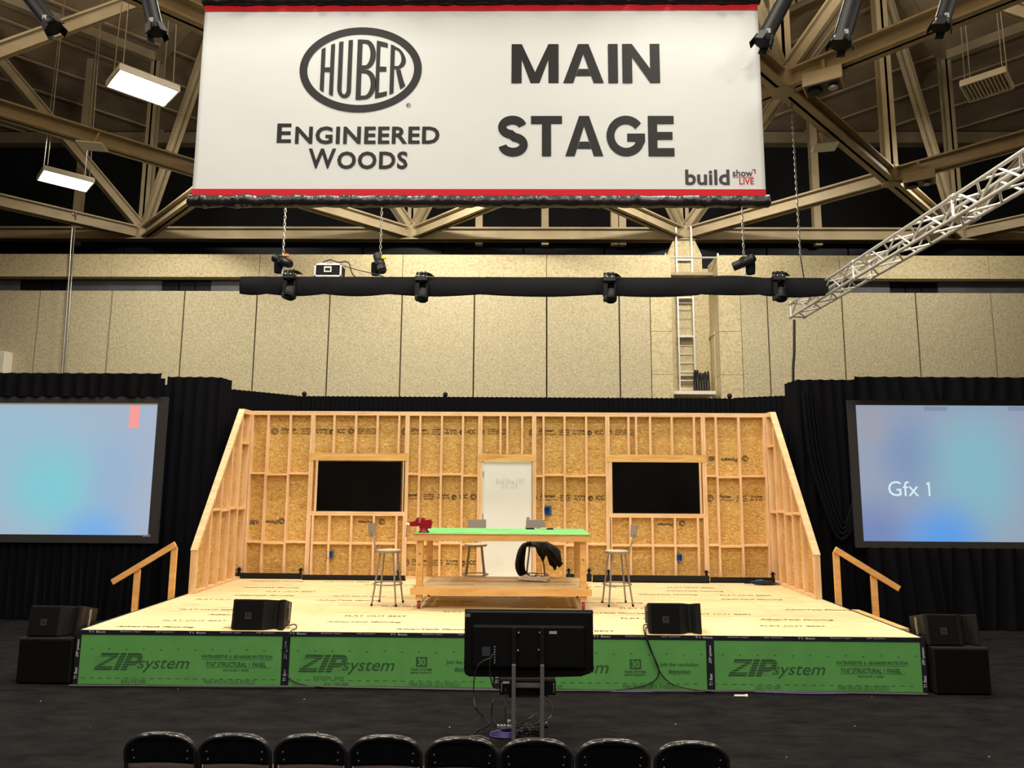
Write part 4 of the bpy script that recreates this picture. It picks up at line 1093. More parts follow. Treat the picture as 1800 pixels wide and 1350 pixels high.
for px in (1642, 1790):
    p, q = at(px-18, 722, Y=SY), at(px+22, 715, Y=SY)
    MB().lo((p.x, SY-.006, p.z), (q.x, SY-.0045, q.z)).build('projected_shade', emit('projected_shade_blue', (136, 150, 180), .9), tr_)

# ================================================================== LOUDSPEAKERS
def speaker(label, flip=1, name='stage_monitor', hh=.345, ww=.62, dd=.42, hole=True):
    # base at the front edge centre; horn at +x
    t = thing(name, label, 'loudspeaker', (0, 0, 0))
    def lean(o_):
        for v in o_.data.vertices:
            x, y, z = v.co; v.co = (x, y+z*.13, z*(1-max(0, y)/dd*.29))
    o = [(-ww/2, .02), (-ww/2+.03, 0), (ww*.1, .0), (ww*.16, .012), (ww*.27, .085), (ww*.34, .085), (ww*.40, .02), (ww/2-.02, 0), (ww/2, .02), (ww/2-.05, dd), (-ww/2+.05, dd)]
    MB().prism(o, lambda x, y, z: (x*flip, y, z), .008, hh).build('cabinet', SPK, t, bevel=.006)
    g0, g1 = -ww/2+.035, ww*.09
    MB().lo((g0*flip, -.007, .016), (g1*flip, .002, hh-.012)).build('grille', GRILLE, t, bevel=.003)
    gx = (g0+g1)/2*flip
    lp = MB().lo((gx-.038, -.0095, hh*.36), (gx+.038, -.0065, hh*.58)).build('logo_plate', plain('dark_logo_plate', (36, 31, 29), .6), t)
    b = MB(); put(b, fit(text2d('JBL', .03), gx-.02, hh*.43, gx+.02, hh*.52), lambda a, c: (a, -.0102, c)); b.build('logo_lettering', BLKM, lp)
    # horn throat with slot
    b = MB()
    b.lo((ww*.275*flip, .072, .03), (ww*.335*flip, .09, hh-.02)); b.build('horn_slot', BLKM, t)
    for s_ in (-1, 1):
        e = ww/2-.02
        h = MB()
        h.lo((s_*(e-.012), .13, hh*.3), (s_*(e+.012), .25, hh*.72)); hb = h.build('handle_cup', BLKM, t, bevel=.004)
        MB().bar((s_*(e+.016), .19, hh*.28), (s_*(e+.016), .19, hh*.92), .02, .012, (0, 1, 0)).build('rigging_bar', STOOLM, hb)
    for x in (-ww*.38, ww*.38):
        for y in (.06, dd-.06): MB().lathe([(.018, 0), (.016, .0085)], (x, y, 0), n=10).build('rubber_foot', BLK, t)
    for c0 in t.children_recursive: lean(c0)
    return t
m1 = speaker('black loudspeaker standing on the front left edge of the stage')
p = at(448, 1108, z=H); 
m1.location = (p.x+.02+.0, .035, H)
m2 = dup(m1, (2.06, .03, H), 0, 'black loudspeaker standing on the front right edge of the stage')
def sub(label):
    t = thing('subwoofer', label, 'loudspeaker', (0, 0, 0))
    MB().lo((-.31, .006, .012), (.31, .66, .512)).build('cabinet', SPK, t, bevel=.01)
    MB().lo((-.3, -.004, .022), (.3, .012, .492)).build('grille', SUBK, t, bevel=.004)
    for s_ in (-1, 1):
        MB().lo((s_*.302, .24, .2), (s_*.313, .42, .3)).build('handle_cup', BLKM, t, bevel=.004)
        for y in (.08, .58): MB().lathe([(.025, 0), (.022, .013)], (s_*.26, y, 0), n=10).build('rubber_foot', BLK, t)
    return t
s1 = sub('black subwoofer on the carpet at the front left stage corner')
s1.location = (-5.235, -.03, 0)
s2 = dup(s1, (5.25, -.085, 0), 0, 'black subwoofer on the carpet at the front right stage corner')
dup(m1, (-5.215, .03, .513), 0, 'black loudspeaker on top of the subwoofer left of the stage')
dup(m1, (5.235, .0, .513), .0, 'black loudspeaker on top of the subwoofer right of the stage')

# ================================================================== MONITOR ON STAND
TY = -1.7
p, q = at(815, 1180, Y=TY), at(1043, 1074, Y=TY)
tx0, tx1, tz0, tz1 = p.x, q.x, p.z, q.z
tv = thing('floor_television', 'large black television on a floor stand, its back to the chairs', 'television', ((tx0+tx1)/2, TY, tz0))
MB().lo((tx0, TY+.03, tz0), (tx1, TY+.06, tz1)).build('bezel', BLK, tv, bevel=.005)
MB().lo((tx0+.02, TY+.058, tz0+.03), (tx1-.02, TY+.0615, tz1-.02)).build('screen', GLOSS, tv)
out = [(tx0+.008, tz0-.02), (tx0+.05, tz0-.045), ((tx0+tx1)/2, tz0-.05), (tx1-.12, tz0-.035), (tx1-.03, tz0-.005), (tx1-.01, tz1-.01), (tx0+.005, tz1-.01)]
b = MB(); b.prism(out, lambda x, z, d: (x, TY+d, z), -.012, .03); b.build('rear_shell', BLK, tv, bevel=.012)
b = MB(); b.lo((tx0+.08, TY-.05, tz0+.04), (tx1-.08, TY-.011, tz0+.42)); b.build('rear_bulge', BLK, tv, bevel=.02)
for px, py in ((911.5, 1112), (949, 1112), (910, 1143), (947, 1142)):
    c_ = at(px, py, Y=TY-.052); MB().lathe([(.009, 0), (.009, .02), (.006, .024)], c_, (0, -1, 0), 10).build('mount_bolt', ZINC, tv)
c_ = at(822.5, 1081.5, Y=TY-.014); MB().box(c_, (.045, .003, .03)).build('sticker', plain('grey_sticker', (92, 94, 98), .6), tv)
c_ = at(972, 1112, Y=TY-.052); MB().box(c_, (.07, .003, .024)).build('rating_label', GREYL, tv)
c_ = at(854.5, 1145, Y=TY-.052); MB().box(c_, (.075, .003, .08)).build('terminal_plate', plain('slate_plate', (44, 50, 58), .5), tv)
for k in range(7): MB().box(at(869.5, 1137+k*4.6, Y=TY-.053), (.012, .006, .012)).build('socket', plain('socket_grey', (120, 118, 116), .5), tv)

stn = thing('television_stand', 'grey twin post television stand between the stage and the chairs', 'stand', ((tx0+tx1)/2-.02, TY-.1, 0))
ux = [at(903, 1200, Y=TY-.1).x, at(953, 1200, Y=TY-.1).x]
zup = at(903, 1168, Y=TY-.1).z
for x in ux:
    MB().lo((x-.018, TY-.12, .06), (x+.018, TY-.085, zup)).build('post', GREYM, stn, bevel=.004)
    MB().lo((x-.02, TY-.084, zup-.08), (x+.02, TY-.0525, tz1-.14)).build('mount_rail', BLKM, stn)
MB().lo((ux[0]-.02, TY-.084, .5), (ux[1]+.02, TY-.07, .53)).build('cross_bar', GREYM, stn)
xm_ = (ux[0]+ux[1])/2
MB().lo((ux[0]-.02, TY-.12, .03), (ux[1]+.02, TY-.08, .06)).build('base_bar', BLKM, stn)
for x in ux:
    MB().lo((x-.02, TY-.42, .035), (x+.02, TY+.45, .06)).build('base_leg', BLKM, stn)
for x in ux:
    for y in (TY-.4, TY+.42):
        MB().lathe([(.012, -.014), (.032, -.014), (.032, .014), (.012, .014)], (x+(.05 if x > xm_ else -.05), y, .033), (1, 0, 0), 14).bar((x, y, .05), (x+(.05 if x > xm_ else -.05), y, .05), .02, .014).build('caster', GREYM, stn)
MB().lo((ux[0]-.05, TY-.06, .405), (ux[1]+.05, TY+.3, .42)).build('shelf', BLKM, stn)
p, q = at(878, 1215, Y=TY-.05), at(977, 1190, Y=TY-.05)
pb = thing('equipment_box', 'black rack box on the shelf of the television stand', 'electronics', ((p.x+q.x)/2, TY+.1, .421))
MB().lo((p.x, TY-.04, .421), (q.x, TY+.28, .421+(q.z-p.z))).build('case', BLK, pb, bevel=.006)
hz = .421+(q.z-p.z)
MB().lo((xm_-.12, TY-.044, .47), (xm_+.12, TY-.04, hz-.03)).build('vent_panel', SPK, pb)
b = MB()
for k in range(3): b.lo((xm_-.11, TY-.047, .485+k*.018), (xm_+.11, TY-.044, .493+k*.018))
b.build('vent_slots', plain('slot_grey', (88, 84, 82), .5), pb)
MB().lo((p.x+.03, TY-.044, hz-.03), (p.x+.09, TY-.04, hz-.012)).build('name_plate', GREYL, pb)
for x in (p.x+.02, q.x-.02): MB().tube([(x, TY-.04, .45), (x, TY-.07, .455), (x, TY-.07, hz-.03), (x, TY-.04, hz-.025)], .006, 6).build('handle', ZINC, pb)

# cables of the monitor
def cable(label, pts, r=.006, mat=CABLEK, n=7, name='cable'):
    pts = spline(pts, n); b = MB().tube(pts, r, 6)
    zmin = min(p_.z for p_ in pts)
    return tag(b.build(name, mat, None, (pts[-1].x, pts[-1].y, max(0, zmin-r)), smooth=True), label, 'cable')
F0 = .008
cable('thin black cable hanging from the television sockets and looping over the carpet', [at(867, 1157, Y=TY-.06), at(858, 1158, Y=TY-.09), at(842, 1168, Y=TY-.1), at(834, 1190, Y=TY-.1), at(833, 1225, Y=TY-.1), at(838, 1248, Y=TY-.15), Vector((*at(848, 1258, z=F0).xy, F0)), Vector((*at(860, 1272, z=F0).xy, F0)), Vector((*at(838, 1285, z=F0).xy, F0)), Vector((*at(826, 1296, z=F0).xy, F0))])
cable('short black cable dropping from the television to the rack box', [at(869, 1148, Y=TY-.06), at(862, 1158, Y=TY-.09), at(861, 1180, Y=TY-.1), at(864, 1198, Y=TY-.09), at(868, 1208, Y=TY-.06), Vector((p.x-.006, TY-.02, .47))])
cable('thin cable falling from the rack box straight to the floor', [Vector((p.x+.06, TY-.045, .46)), at(889, 1212, Y=TY-.07), at(889, 1230, Y=TY-.08), at(888, 1250, Y=TY-.08), Vector((*at(890, 1278, z=F0).xy, F0))], .004)
cable('black cable lying from the box side down to a plug on the carpet', [at(868, 1226, Y=TY-.04), at(865, 1240, Y=TY-.06), Vector((*at(865, 1258, z=F0+.03).xy, F0+.03)), Vector((*at(873, 1274, z=F0).xy, F0)), Vector((*at(878, 1280, z=F0).xy, F0))])
cable('grey cable bowing out to the right of the stand posts', [at(948, 1224, Y=TY-.06), at(958, 1226, Y=TY-.06), at(970, 1240, Y=TY-.05), at(970, 1256, Y=TY-.05), at(957, 1268, Y=TY-.03), Vector((*at(935, 1275, z=F0).xy, F0)), Vector((*at(915, 1281, z=F0).xy, F0))], .008, CABLEG)
cable('grey cable running diagonally between the stand posts to the floor', [at(947, 1252, Y=TY-.06), at(938, 1258, Y=TY-.05), at(925, 1266, Y=TY-.02), Vector((*at(911, 1274, z=F0).xy, F0)), Vector((*at(911, 1278, z=F0).xy, F0))], .006, CABLEG)
b = MB(); c_ = at(886, 1290, z=.012)
for k in range(5): b.tube([(c_.x+(.13-.012*k)*math.cos(a*PI/10)+.01*k, c_.y+(.10-.01*k)*math.sin(a*PI/10), .01+.008*k+.003*math.sin(a+k)) for a in range(20)], .006, 6, closed=True)
tag(b.build('cable_coil', CABLEP, None, (c_.x, c_.y, 0)), 'purple coiled cable on the carpet beside the television stand', 'cable')
b = MB(); c_ = at(928, 1287, z=.012); rnd = random.Random(11)
for k in range(9):
    ex, ey, an = rnd.uniform(.06, .14), rnd.uniform(.02, .05), rnd.uniform(0, 3)
    ox, oy = rnd.uniform(-.08, .08), rnd.uniform(-.05, .05)
    b.tube([(c_.x+ox+ex*math.cos(a*PI/8)*math.cos(an)-ey*math.sin(a*PI/8)*math.sin(an), c_.y+oy+ex*math.cos(a*PI/8)*math.sin(an)*.5+ey*math.sin(a*PI/8), .012+.007*k+.004*math.sin(a*1.3)) for a in range(16)], .006, 6, closed=True)
tag(b.build('cable_heap', CABLEK, None, (c_.x, c_.y, 0)), 'heap of black cables on the carpet between the stand posts', 'cable')
b = MB(); c_ = at(822, 1303, z=.012)
for k in range(3): b.tube([(c_.x+.07+(.12-.02*k)*math.cos(a*PI/9), c_.y+.05+(.08-.015*k)*math.sin(a*PI/9), .01+.008*k) for a in range(18)], .006, 6, closed=True)
tag(b.build('cable_coil', CABLEG, None, (c_.x, c_.y, 0)), 'grey coiled cable on the carpet left of the television stand', 'cable')
c_ = at(887, 1276, z=.02)
ps = thing('power_strip', 'pale power strip on the carpet beside the left stand post', 'power strip', (c_.x, c_.y, 0))
MB().lo((c_.x-.07, c_.y-.02, .001), (c_.x+.07, c_.y+.02, .03)).build('strip_body', GREYL, ps, bevel=.004)
for k in range(4): MB().lo((c_.x-.055+k*.032, c_.y-.012, .0305), (c_.x-.035+k*.032, c_.y+.012, .034)).build('outlet', BLKM, ps)

# cables along the stage foot and from the stage loudspeakers
for k, (lb, m_, ph_) in enumerate((('black cable lying along the foot of the stage front', CABLEK, 0), ('grey cable wandering along the carpet under the stage front', CABLEG, 1.6))):
    pts = [Vector((-4.86+.88*i, -.045-.03*(1+math.sin(i*1.1+ph_))-.012*k, .012+.003*k)) for i in range(12)]
    cable(lb, pts, .011, m_, 5)
cable('purple cable along the stage front right of the television', [Vector((1.0+.42*i, -.08-.035*math.sin(i*1.3), .011+.0*i)) for i in range(10)], .009, CABLEP, 5)
cable('black cable from the left stage loudspeaker down the stage front', [Vector((-2.49, .16, H+.03)), Vector((-2.40, .15, H+.05)), Vector((-2.36, .08, H+.02)), Vector((-2.40, -.03, H-.01)), Vector((-2.44, -.035, .35)), Vector((-2.40, -.035, .12)), Vector((-2.2, -.04, .03)), Vector((-1.95, -.1, .02))], .007)
cable('pair of black cables from the right stage loudspeaker, left hand strand', [Vector((1.76, .12, H+.08)), Vector((1.70, .05, H+.10)), Vector((1.69, -.03, H+.03)), Vector((1.75, -.04, .45)), Vector((1.84, -.04, .25)), Vector((1.80, -.04, .12)), Vector((1.6, -.05, .04)), Vector((1.35, -.1, .02))], .007)
cable('pair of black cables from the right stage loudspeaker, right hand strand', [Vector((1.76, .13, H+.05)), Vector((1.72, .04, H+.07)), Vector((1.71, -.03, H-.0)), Vector((1.77, -.05, .42)), Vector((1.86, -.05, .2)), Vector((1.99, -.05, .08)), Vector((2.2, -.06, .03)), Vector((2.45, -.12, .02))], .007)
c_ = at(1302, 1223, z=.015)
tag(MB().tube([c_-Vector((.07, 0, 0)), c_+Vector((.05, 0, 0))], .012, 8).tube([c_+Vector((.05, 0, 0)), c_+Vector((.075, 0, .0))], .018, 8).build('cable_plug', WHITEF, None, (c_.x, c_.y, 0)), 'white cable plug lying on the carpet before the right green panels', 'plug')

# ================================================================== FOLDING CHAIRS
def chair(label):
    t = thing('folding_chair', label, 'chair', (0, 0, 0))
    # faces +Y; y=0 is the plane of the back at the top
    tilt = .24
    def Bk(x, z, d=0): return (x, (.80-z)*tilt+d, z)
    fr = []
    W2, Rr = .217, .15
    for z in (.30, .42, .55): fr.append(Bk(-W2-.0, z))
    for k in range(9):
        a = PI-k*(PI/2)/8; fr.append(Bk(-W2+Rr+Rr*math.cos(a), .78-Rr*.72+Rr*.72*math.sin(a)))
    fr += [Bk(-.04, .788), Bk(.04, .788)]
    for k in range(9):
        a = PI/2-k*(PI/2)/8; fr.append(Bk(W2-Rr+Rr*math.cos(a), .78-Rr*.72+Rr*.72*math.sin(a)))
    for z in (.55, .42, .30): fr.append(Bk(W2, z))
    fr = spline(fr, 3)
    MB().tube([Bk(-W2, .0)]+[tuple(p_) for p_ in fr]+[Bk(W2, .0)], .0125, 10).build('back_frame', CHAIRM, t, smooth=True)
    # moulded back shell filling the frame, with a rolled top edge
    def edge(u):
        x = (u-.5)*2*(W2-.006); ax = abs(x)
        top = .782 if ax < W2-Rr else .78-Rr*.72+Rr*.72*math.sqrt(max(0, 1-((ax-(W2-Rr))/Rr)**2))
        return x, top
    def shell(u, v):
        x, top = edge(u); z = .61+(top-.61)*v
        q = Bk(x, z); bow = .022*(1-(x/W2)**2)
        return (q[0], q[1]-.004+bow+.012*max(0, v-.85)/.15, q[2])
    MB().grid(25, 12, shell).build('backrest', CHAIRP, t, solid=.012, smooth=True)
    rl = spline([Vector(shell(i/24, 1))+Vector((0, .004, .004)) for i in range(25)], 2)
    MB().tube(rl, .009, 8).build('back_edge', CHAIRM, t, smooth=True)
    def pad(u, v):
        x = (u-.5)*2*(W2-.02); z = .44+.165*v; q = Bk(x, z); return (q[0], q[1]+.02*(1-(x/W2)**2), q[2])
    MB().grid(13, 5, pad).build('lumbar_pad', CHAIRF, t, solid=.014, smooth=True)
    for x, z in ((-.17, .705), (.17, .705), (-.165, .645), (.165, .645)):
        q = shell((x/(2*(W2-.006)))+.5, (z-.61)/.17)
        MB().lathe([(.006, 0), (.005, .004), (.002, .006)], (q[0], q[1]-.006, q[2]), (0, -1, -.2), 10).build('rivet', ZINC, t)
    def seat(u, v):
        x = (u-.5)*.40; y = .10+v*.40
        return (x*(1-.08*v), y, .43+.015*v-.02*(max(0, v-.9)/.1)-.01*math.sin(PI*u)*math.sin(PI*v))
    MB().grid(13, 13, seat).build('seat', CHAIRF, t, solid=.03, smooth=True)
    for s_ in (-1, 1):
        MB().tube([(s_*.205, .06, .50), (s_*.205, .12, .44), (s_*.205, .56, .015)], .0125, 10).build('front_leg', CHAIRM, t, smooth=True)
    for y, z in ((.51, .08), (.165, .1)): MB().tube([(-.21, y, z), (.21, y, z)], .009, 8).build('leg_brace', CHAIRM, t)
    return t
ch = chair('')
CL = ('leftmost black folding chair of the front row', 'second black folding chair from the left end of the row', 'third black folding chair from the left end of the row', 'fourth black folding chair from left, just left of the television',
      'fifth black folding chair, left of the television stand foot', 'sixth black folding chair, directly behind the television stand', 'second black folding chair from the right end of the row', 'rightmost black folding chair of the front row')
cpx = [(280, 1291), (411, 1293), (545, 1294), (677, 1296), (812, 1299), (943, 1302), (1078, 1303), (1217, 1307)]
for i, (px, py) in enumerate(cpx):
    p = at(px, py, z=.79)
    rz = (-.006, .004, 0, .003, -.004, .003, 0, -.005)[i]
    if i == 0: ch.location = (p.x, p.y, 0); ch.rotation_euler.z = rz; o = ch; ch['label'] = CL[0]
    else: o = dup(ch, (p.x, p.y, 0), rz, CL[i])
    o['group'] = 'black folding chairs in the front row'

# ================================================================== BANNER
BY = 0.0
p00, p11 = at(340, 345, Y=BY), at(1332, 8, Y=BY)
X0, X1 = -3.915, 3.312
Z0, Z1 = at(840, 344, Y=BY).z, at(840, 9, Y=BY).z
bn = thing('banner', 'huge white printed banner with red edge stripes hanging over the stage', 'banner', (0, BY, Z0))
def bsheet(u, v):
    x = X0+(X1-X0)*u; z = Z0+(Z1-Z0)*v
    return (x, BY+.0015*math.sin(u*23+v*5)*math.sin(v*3.1)+.001*math.sin(u*61+v*9)*v, z)
MB().grid(120, 40, bsheet).build('banner_sheet', VINYL, bn, smooth=True, solid=.002)
sh_ = (Z1-Z0)*.033
YB = BY-.005
for a, c in ((Z0+.0, Z0+sh_), (Z1-sh_, Z1)): MB().lo((X0, YB-.0003, a), (X1, YB+.001, c)).build('red_stripe', RED, bn)
# black pockets: soft crumpled sleeves round a pipe
rnd = random.Random(9)
def pocket(za, zb_, name, out=.07):
    cr = [(rnd.uniform(0, 1), rnd.uniform(.008, .022), rnd.choice((-1, 1))) for _ in range(70)]
    def f(u, v):
        x = X0-.03+(X1-X0+.06)*u; a = v*2*PI
        w_ = sum(s_*k*math.exp(-((u-c)*220)**2) for c, k, s_ in cr)
        zc = (za+zb_)/2; r = (zb_-za)/2
        return (x, BY+.0+math.sin(a)*(out+w_), zc+math.cos(a)*r*(1+w_*3)+.004*math.sin(u*140))
    MB().grid(360, 15, f).build(name, VINYLK, bn, smooth=True)
pocket(Z0-.155, Z0+.005, 'bottom_pocket'); pocket(Z1-.005, Z1+.16, 'top_pocket')
MB().tube([(X0-.05, BY, Z0-.085), (X1+.05, BY, Z0-.085)], .035, 12).build('bottom_pipe', BLKM, bn)
b = MB(); YL = YB-.001
def L(vf, px0, py0, px1, py1, mb=None): on_y(globals()['b'] if mb is None else mb, vf, px0, py0, px1, py1, YL)
L(word('MAIN', .11), 899, 77, 1159, 146); b.build('stage_lettering', INKBLK, bn)
b = MB(); L(word('STAGE', .08), 875, 203, 1184, 275, b); b.build('stage_lettering', INKBLK, bn)
b = MB()
L(text2d('E', .022), 486, 217, 513, 251); L(text2d('NGINEERED', .027, 0, 1.08), 518, 222, 773, 253); b.build('maker_lettering', INKBLK, bn); b = MB()
L(text2d('W', .022), 541, 261, 591, 296); L(text2d('OODS', .027, 0, 1.08), 592, 266, 717, 297)
b.build('maker_lettering', INKBLK, bn)
# oval emblem with five tall letters cut to the oval
b = MB()
p, q = at(522, 197, Y=YL), at(744, 48, Y=YL); ox, oz, ra, rb = (p.x+q.x)/2, (p.z+q.z)/2, (q.x-p.x)/2, (q.z-p.z)/2
put(b, stroke(arc(ox, oz, ra-.055, rb-.047, 0, 360, 72), .1), lambda a, c: (a, YL, c))
def sub2(vf, n=8):
    V, F = [], []
    for f in vf[1]:
        P = [Vector(vf[0][i]) for i in f]
        if len(P) == 4:
            k = len(V)
            for i in range(n+1):
                for j in range(n+1):
                    V.append(tuple((P[0].lerp(P[1], i/n)).lerp(P[3].lerp(P[2], i/n), j/n)))
            F += [(k+i*(n+1)+j, k+(i+1)*(n+1)+j, k+(i+1)*(n+1)+j+1, k+i*(n+1)+j+1) for i in range(n) for j in range(n)]
        else:
            k = len(V); V += [tuple(v) for v in P]; F.append(tuple(range(k, k+len(P))))
    return V, F
def rect(x0, y0, x1, y1): return poly((x0, y0), (x1, y0), (x1, y1), (x0, y1))
S_ = .115
HU = {'H': merge(rect(0, -1, S_, 1), rect(.27, -1, .27+S_, 1), rect(S_, -.09, .27, .09)),
      'U': merge(rect(0, -.7, S_, 1), rect(.25, -.7, .25+S_, 1), stroke(arc(.1825, -.7, .125, .22, 180, 360, 10), S_)),
      'B': merge(rect(0, -1, S_, 1), stroke([(S_, .93)]+arc(.2, .5, .17, .43, 80, -80, 10)+[(S_, .07)], .125), stroke([(S_, -.056)]+arc(.21, -.5, .19, .43, 80, -80, 10)+[(S_, -.93)], .125)),
      'E': merge(rect(0, -1, S_, 1), rect(S_, .83, .34, 1), rect(S_, -.08, .32, .1), rect(S_, -1, .36, -.83)),
      'R': merge(rect(0, -1, S_, 1), stroke([(S_, .92)]+arc(.2, .5, .17, .42, 80, -80, 10)+[(S_, .08)], .125), poly((.16, .0), (.29, .0), (.44, -1), (.30, -1)))}
def warp(vf):
    # map y in [-1, 1] onto the inner oval at that x
    return [(x_, y_*.86*math.sqrt(max(.08, 1-(x_/1.02)**2))) for x_, y_ in vf[0]], vf[1]
xs_ = {'H': -.76, 'U': -.43, 'B': -.075, 'E': .29, 'R': .56}; sc_ = {'H': .66, 'U': .72, 'B': .82, 'E': .62, 'R': .68}
for chh, x0 in xs_.items():
    vf = warp(sub2(shift(HU[chh], x0, 0, sc_[chh]), 6))
    put(b, vf, lambda a, c: (ox+a*(ra-.115), YL-.0004, oz+c*(rb-.10)))
c_ = at(718, 185, Y=YL); put(b, stroke(arc(c_.x, c_.z, .026, .026, 0, 360, 16), .006), lambda a, c: (a, YL, c)); L(text2d('R', .0), 715.7, 182.5, 720, 187)
b.build('oval_emblem', INKBLK, bn)
b = MB(); g = MB()
L(text2d('build', .022), 1205, 298, 1282, 325); L(text2d('show', .015), 1288, 298, 1323, 310)
L(text2d('LIVE', .015), 1300, 313, 1325, 324, g)
p, q = at(1288, 311.7, Y=YL), at(1325, 311, Y=YL); g.lo((p.x, YL-.0003, p.z), (q.x, YL+.0003, q.z))
p, q = at(1322, 299, Y=YL), at(1328, 297.5, Y=YL); g.lo((p.x, YL-.0003, p.z), (q.x, YL+.0003, q.z))
p, q = at(1326.5, 305, Y=YL), at(1328, 298, Y=YL); g.lo((p.x, YL-.0003, p.z), (q.x, YL+.0003, q.z))
b.build('show_lettering', plain('charcoal_ink', (40, 37, 38), .6), bn); g.build('show_lettering_red', INKRED, bn)

# ================================================================== RIGGING
def boxtruss(name, label, p, q, s, tube_r=.025, bay=None, lace=.013, end=True):
    p, q = Vector(p), Vector(q); d = (q-p).normalized(); L_ = (q-p).length
    up = Vector((0, 0, 1)); sd = d.cross(up).normalized(); up = sd.cross(d).normalized()
    t = thing(name, label, 'truss', tuple(p))
    cs = [(-1, -1), (1, -1), (1, 1), (-1, 1)]
    for a, c in cs: MB().tube([p+sd*a*s/2+up*c*s/2, q+sd*a*s/2+up*c*s/2], tube_r, 10).build('main_tube', ALU, t, smooth=True)
    n = int(L_/(bay or s*1.1)); lc = MB()
    for f in range(4):
        a, c = cs[f], cs[(f+1) % 4]
        for k in range(n):
            A = p+d*(L_*k/n)+sd*a[0]*s/2+up*a[1]*s/2; B = p+d*(L_*(k+1)/n)+sd*c[0]*s/2+up*c[1]*s/2
            if k % 2: A, B = p+d*(L_*k/n)+sd*c[0]*s/2+up*c[1]*s/2, p+d*(L_*(k+1)/n)+sd*a[0]*s/2+up*a[1]*s/2
            lc.tube([A, B], lace, 6)
    lc.build('lacing', ALU, t, smooth=True)
    seg = max(1, round(L_/3))
    for k in range(seg+1):
        e = MB(); c0 = p+d*(L_*k/seg)
        for f in range(4):
            a, c = cs[f], cs[(f+1) % 4]
            e.tube([c0+sd*a[0]*s/2+up*a[1]*s/2, c0+sd*c[0]*s/2+up*c[1]*s/2], tube_r*.8, 8)
            e.lathe([(tube_r*1.5, -.06), (tube_r*1.5, .06)], c0+sd*a[0]*s/2+up*a[1]*s/2, d, 10)
        e.build('end_frame', ALU, t)
    return t
ZB = 6.49
SIDE0, SIDE1 = at(1402, 545, z=6.4), at(1800, 300, z=6.4)
SIDE1 = SIDE1+(SIDE1-SIDE0)*.25
boxtruss('lighting_truss', 'silver box truss running diagonally at upper right toward the camera', SIDE0, SIDE1, .32, .03, .42, .018)
boxtruss('lighting_truss', 'long horizontal truss wrapped in black cloth above the back of the stage', (-5.62, 6.15, ZB), (6.42, 6.15, ZB), .2, .022)
# black skirt round the back truss
brk = [-5.68, -5.1, -3.9, -2.55, -.6, 1.9, 4.0, 5.2, 6.63]
def sk(u, v):
    x = -5.68+(6.63+5.68)*u
    for a, c in zip(brk, brk[1:]):
        if a <= x <= c+1e-6: k = (x-a)/(c-a); sag = math.sin(PI*k); w_ = c-a; break
    else: sag, w_ = 0, 1
    lift = {True: 0}.get(False, 0)
    zt_s = at(880, 489, Y=5.97).z+.02+(.045 if 3.9 < x < 5.3 else 0)*math.sin(PI*min(1, max(0, (x-3.9)/1.4)))
    zb_s = zt_s-.375-.05*sag*min(1, w_)
    z = zt_s+(zb_s-zt_s)*v
    y = 5.96-.03*math.sin(PI*v)+.006*math.sin(x*5+v*3)*(1-sag*.4)-.03*sag*math.sin(v*3)+.02*math.exp(-(1-abs(2*k-1))*9)*math.sin(x*31)*(1-v*.3)
    return (x, y, z)
skm = MB().grid(240, 14, sk)
sc_o = skm.build('truss_skirt', SKIRT, None, (0, 5.96, 6.2), smooth=True, solid=.006)
tag(sc_o, 'sagging black cloth skirt tied along the back lighting truss', 'cloth')

def chain(pa, pb_, name_parent, r=.016):
    b = MB(); pa, pb_ = Vector(pa), Vector(pb_); n = int((pb_-pa).length/.075)
    for k in range(n):
        c0 = pa.lerp(pb_, (k+.5)/n); w_ = Vector((1, 0, 0)) if k % 2 else Vector((0, 1, 0))
        b.tube([c0+w_*.022*math.cos(a*PI/4)+Vector((0, 0, .048*math.sin(a*PI/4))) for a in range(8)], .009, 5, closed=True)
    return b.build('chain', GOLDCH, name_parent)
ZCH = 11.2
def hoist(px, py, label, ang, col=ORANGE):
    c_ = at(px, py, Y=6.15)
    t = thing('chain_hoist', label, 'chain hoist', tuple(c_))
    ax = Vector((math.cos(ang), -.35, math.sin(ang))).normalized()
    b = MB(); b.lathe([(.06, -.25), (.095, -.24), (.1, -.1), (.092, -.08), (.105, -.06), (.105, .06), (.092, .08), (.1, .1), (.095, .2), (.06, .23)], c_, ax, 18)
    b.build('motor_body', BLKM, t, smooth=True)
    MB().lathe([(.02, .232), (.075, .232), (.07, .245), (.02, .247)], c_, ax, 16).build('end_cap', SPK, t)
    c2 = c_+Vector((.09, -.06, .11)); MB().box(c2, (.1, .06, .06)).build('chain_guide', col, t, bevel=.01)
    MB().box(c_+Vector((-.03, 0, .02)), (.11, .2, .17)).build('gear_case', SPK, t, bevel=.02)
    b = MB(); cb_ = c_+Vector((-.1 if ang < 0 else .15, .06, -.24)); b.lathe([(.09, 0), (.1, .1), (.1, .26), (.085, .26)], cb_, n=14); b.build('chain_bag', DRAPE, t)
    MB().tube([c_+Vector((0, 0, -.06)), c_+Vector((.02, 0, -.16)), c_+Vector((0, 0, -.24)), Vector((c_.x, 6.15, ZB+.1))], .02, 8).build('hook', ZINC, t)
    chain(c_+Vector((0, 0, .1)), (c_.x, 6.15, ZCH), t)
    return t
hoist(497, 459, 'black chain hoist at left end of the back truss', -.45)
hoist(668, 463, 'black chain hoist right of the flight case on the back truss', -1.2, YELLOW)
hoist(1308, 461, 'black chain hoist near right end of the back truss', .35, BLKM)
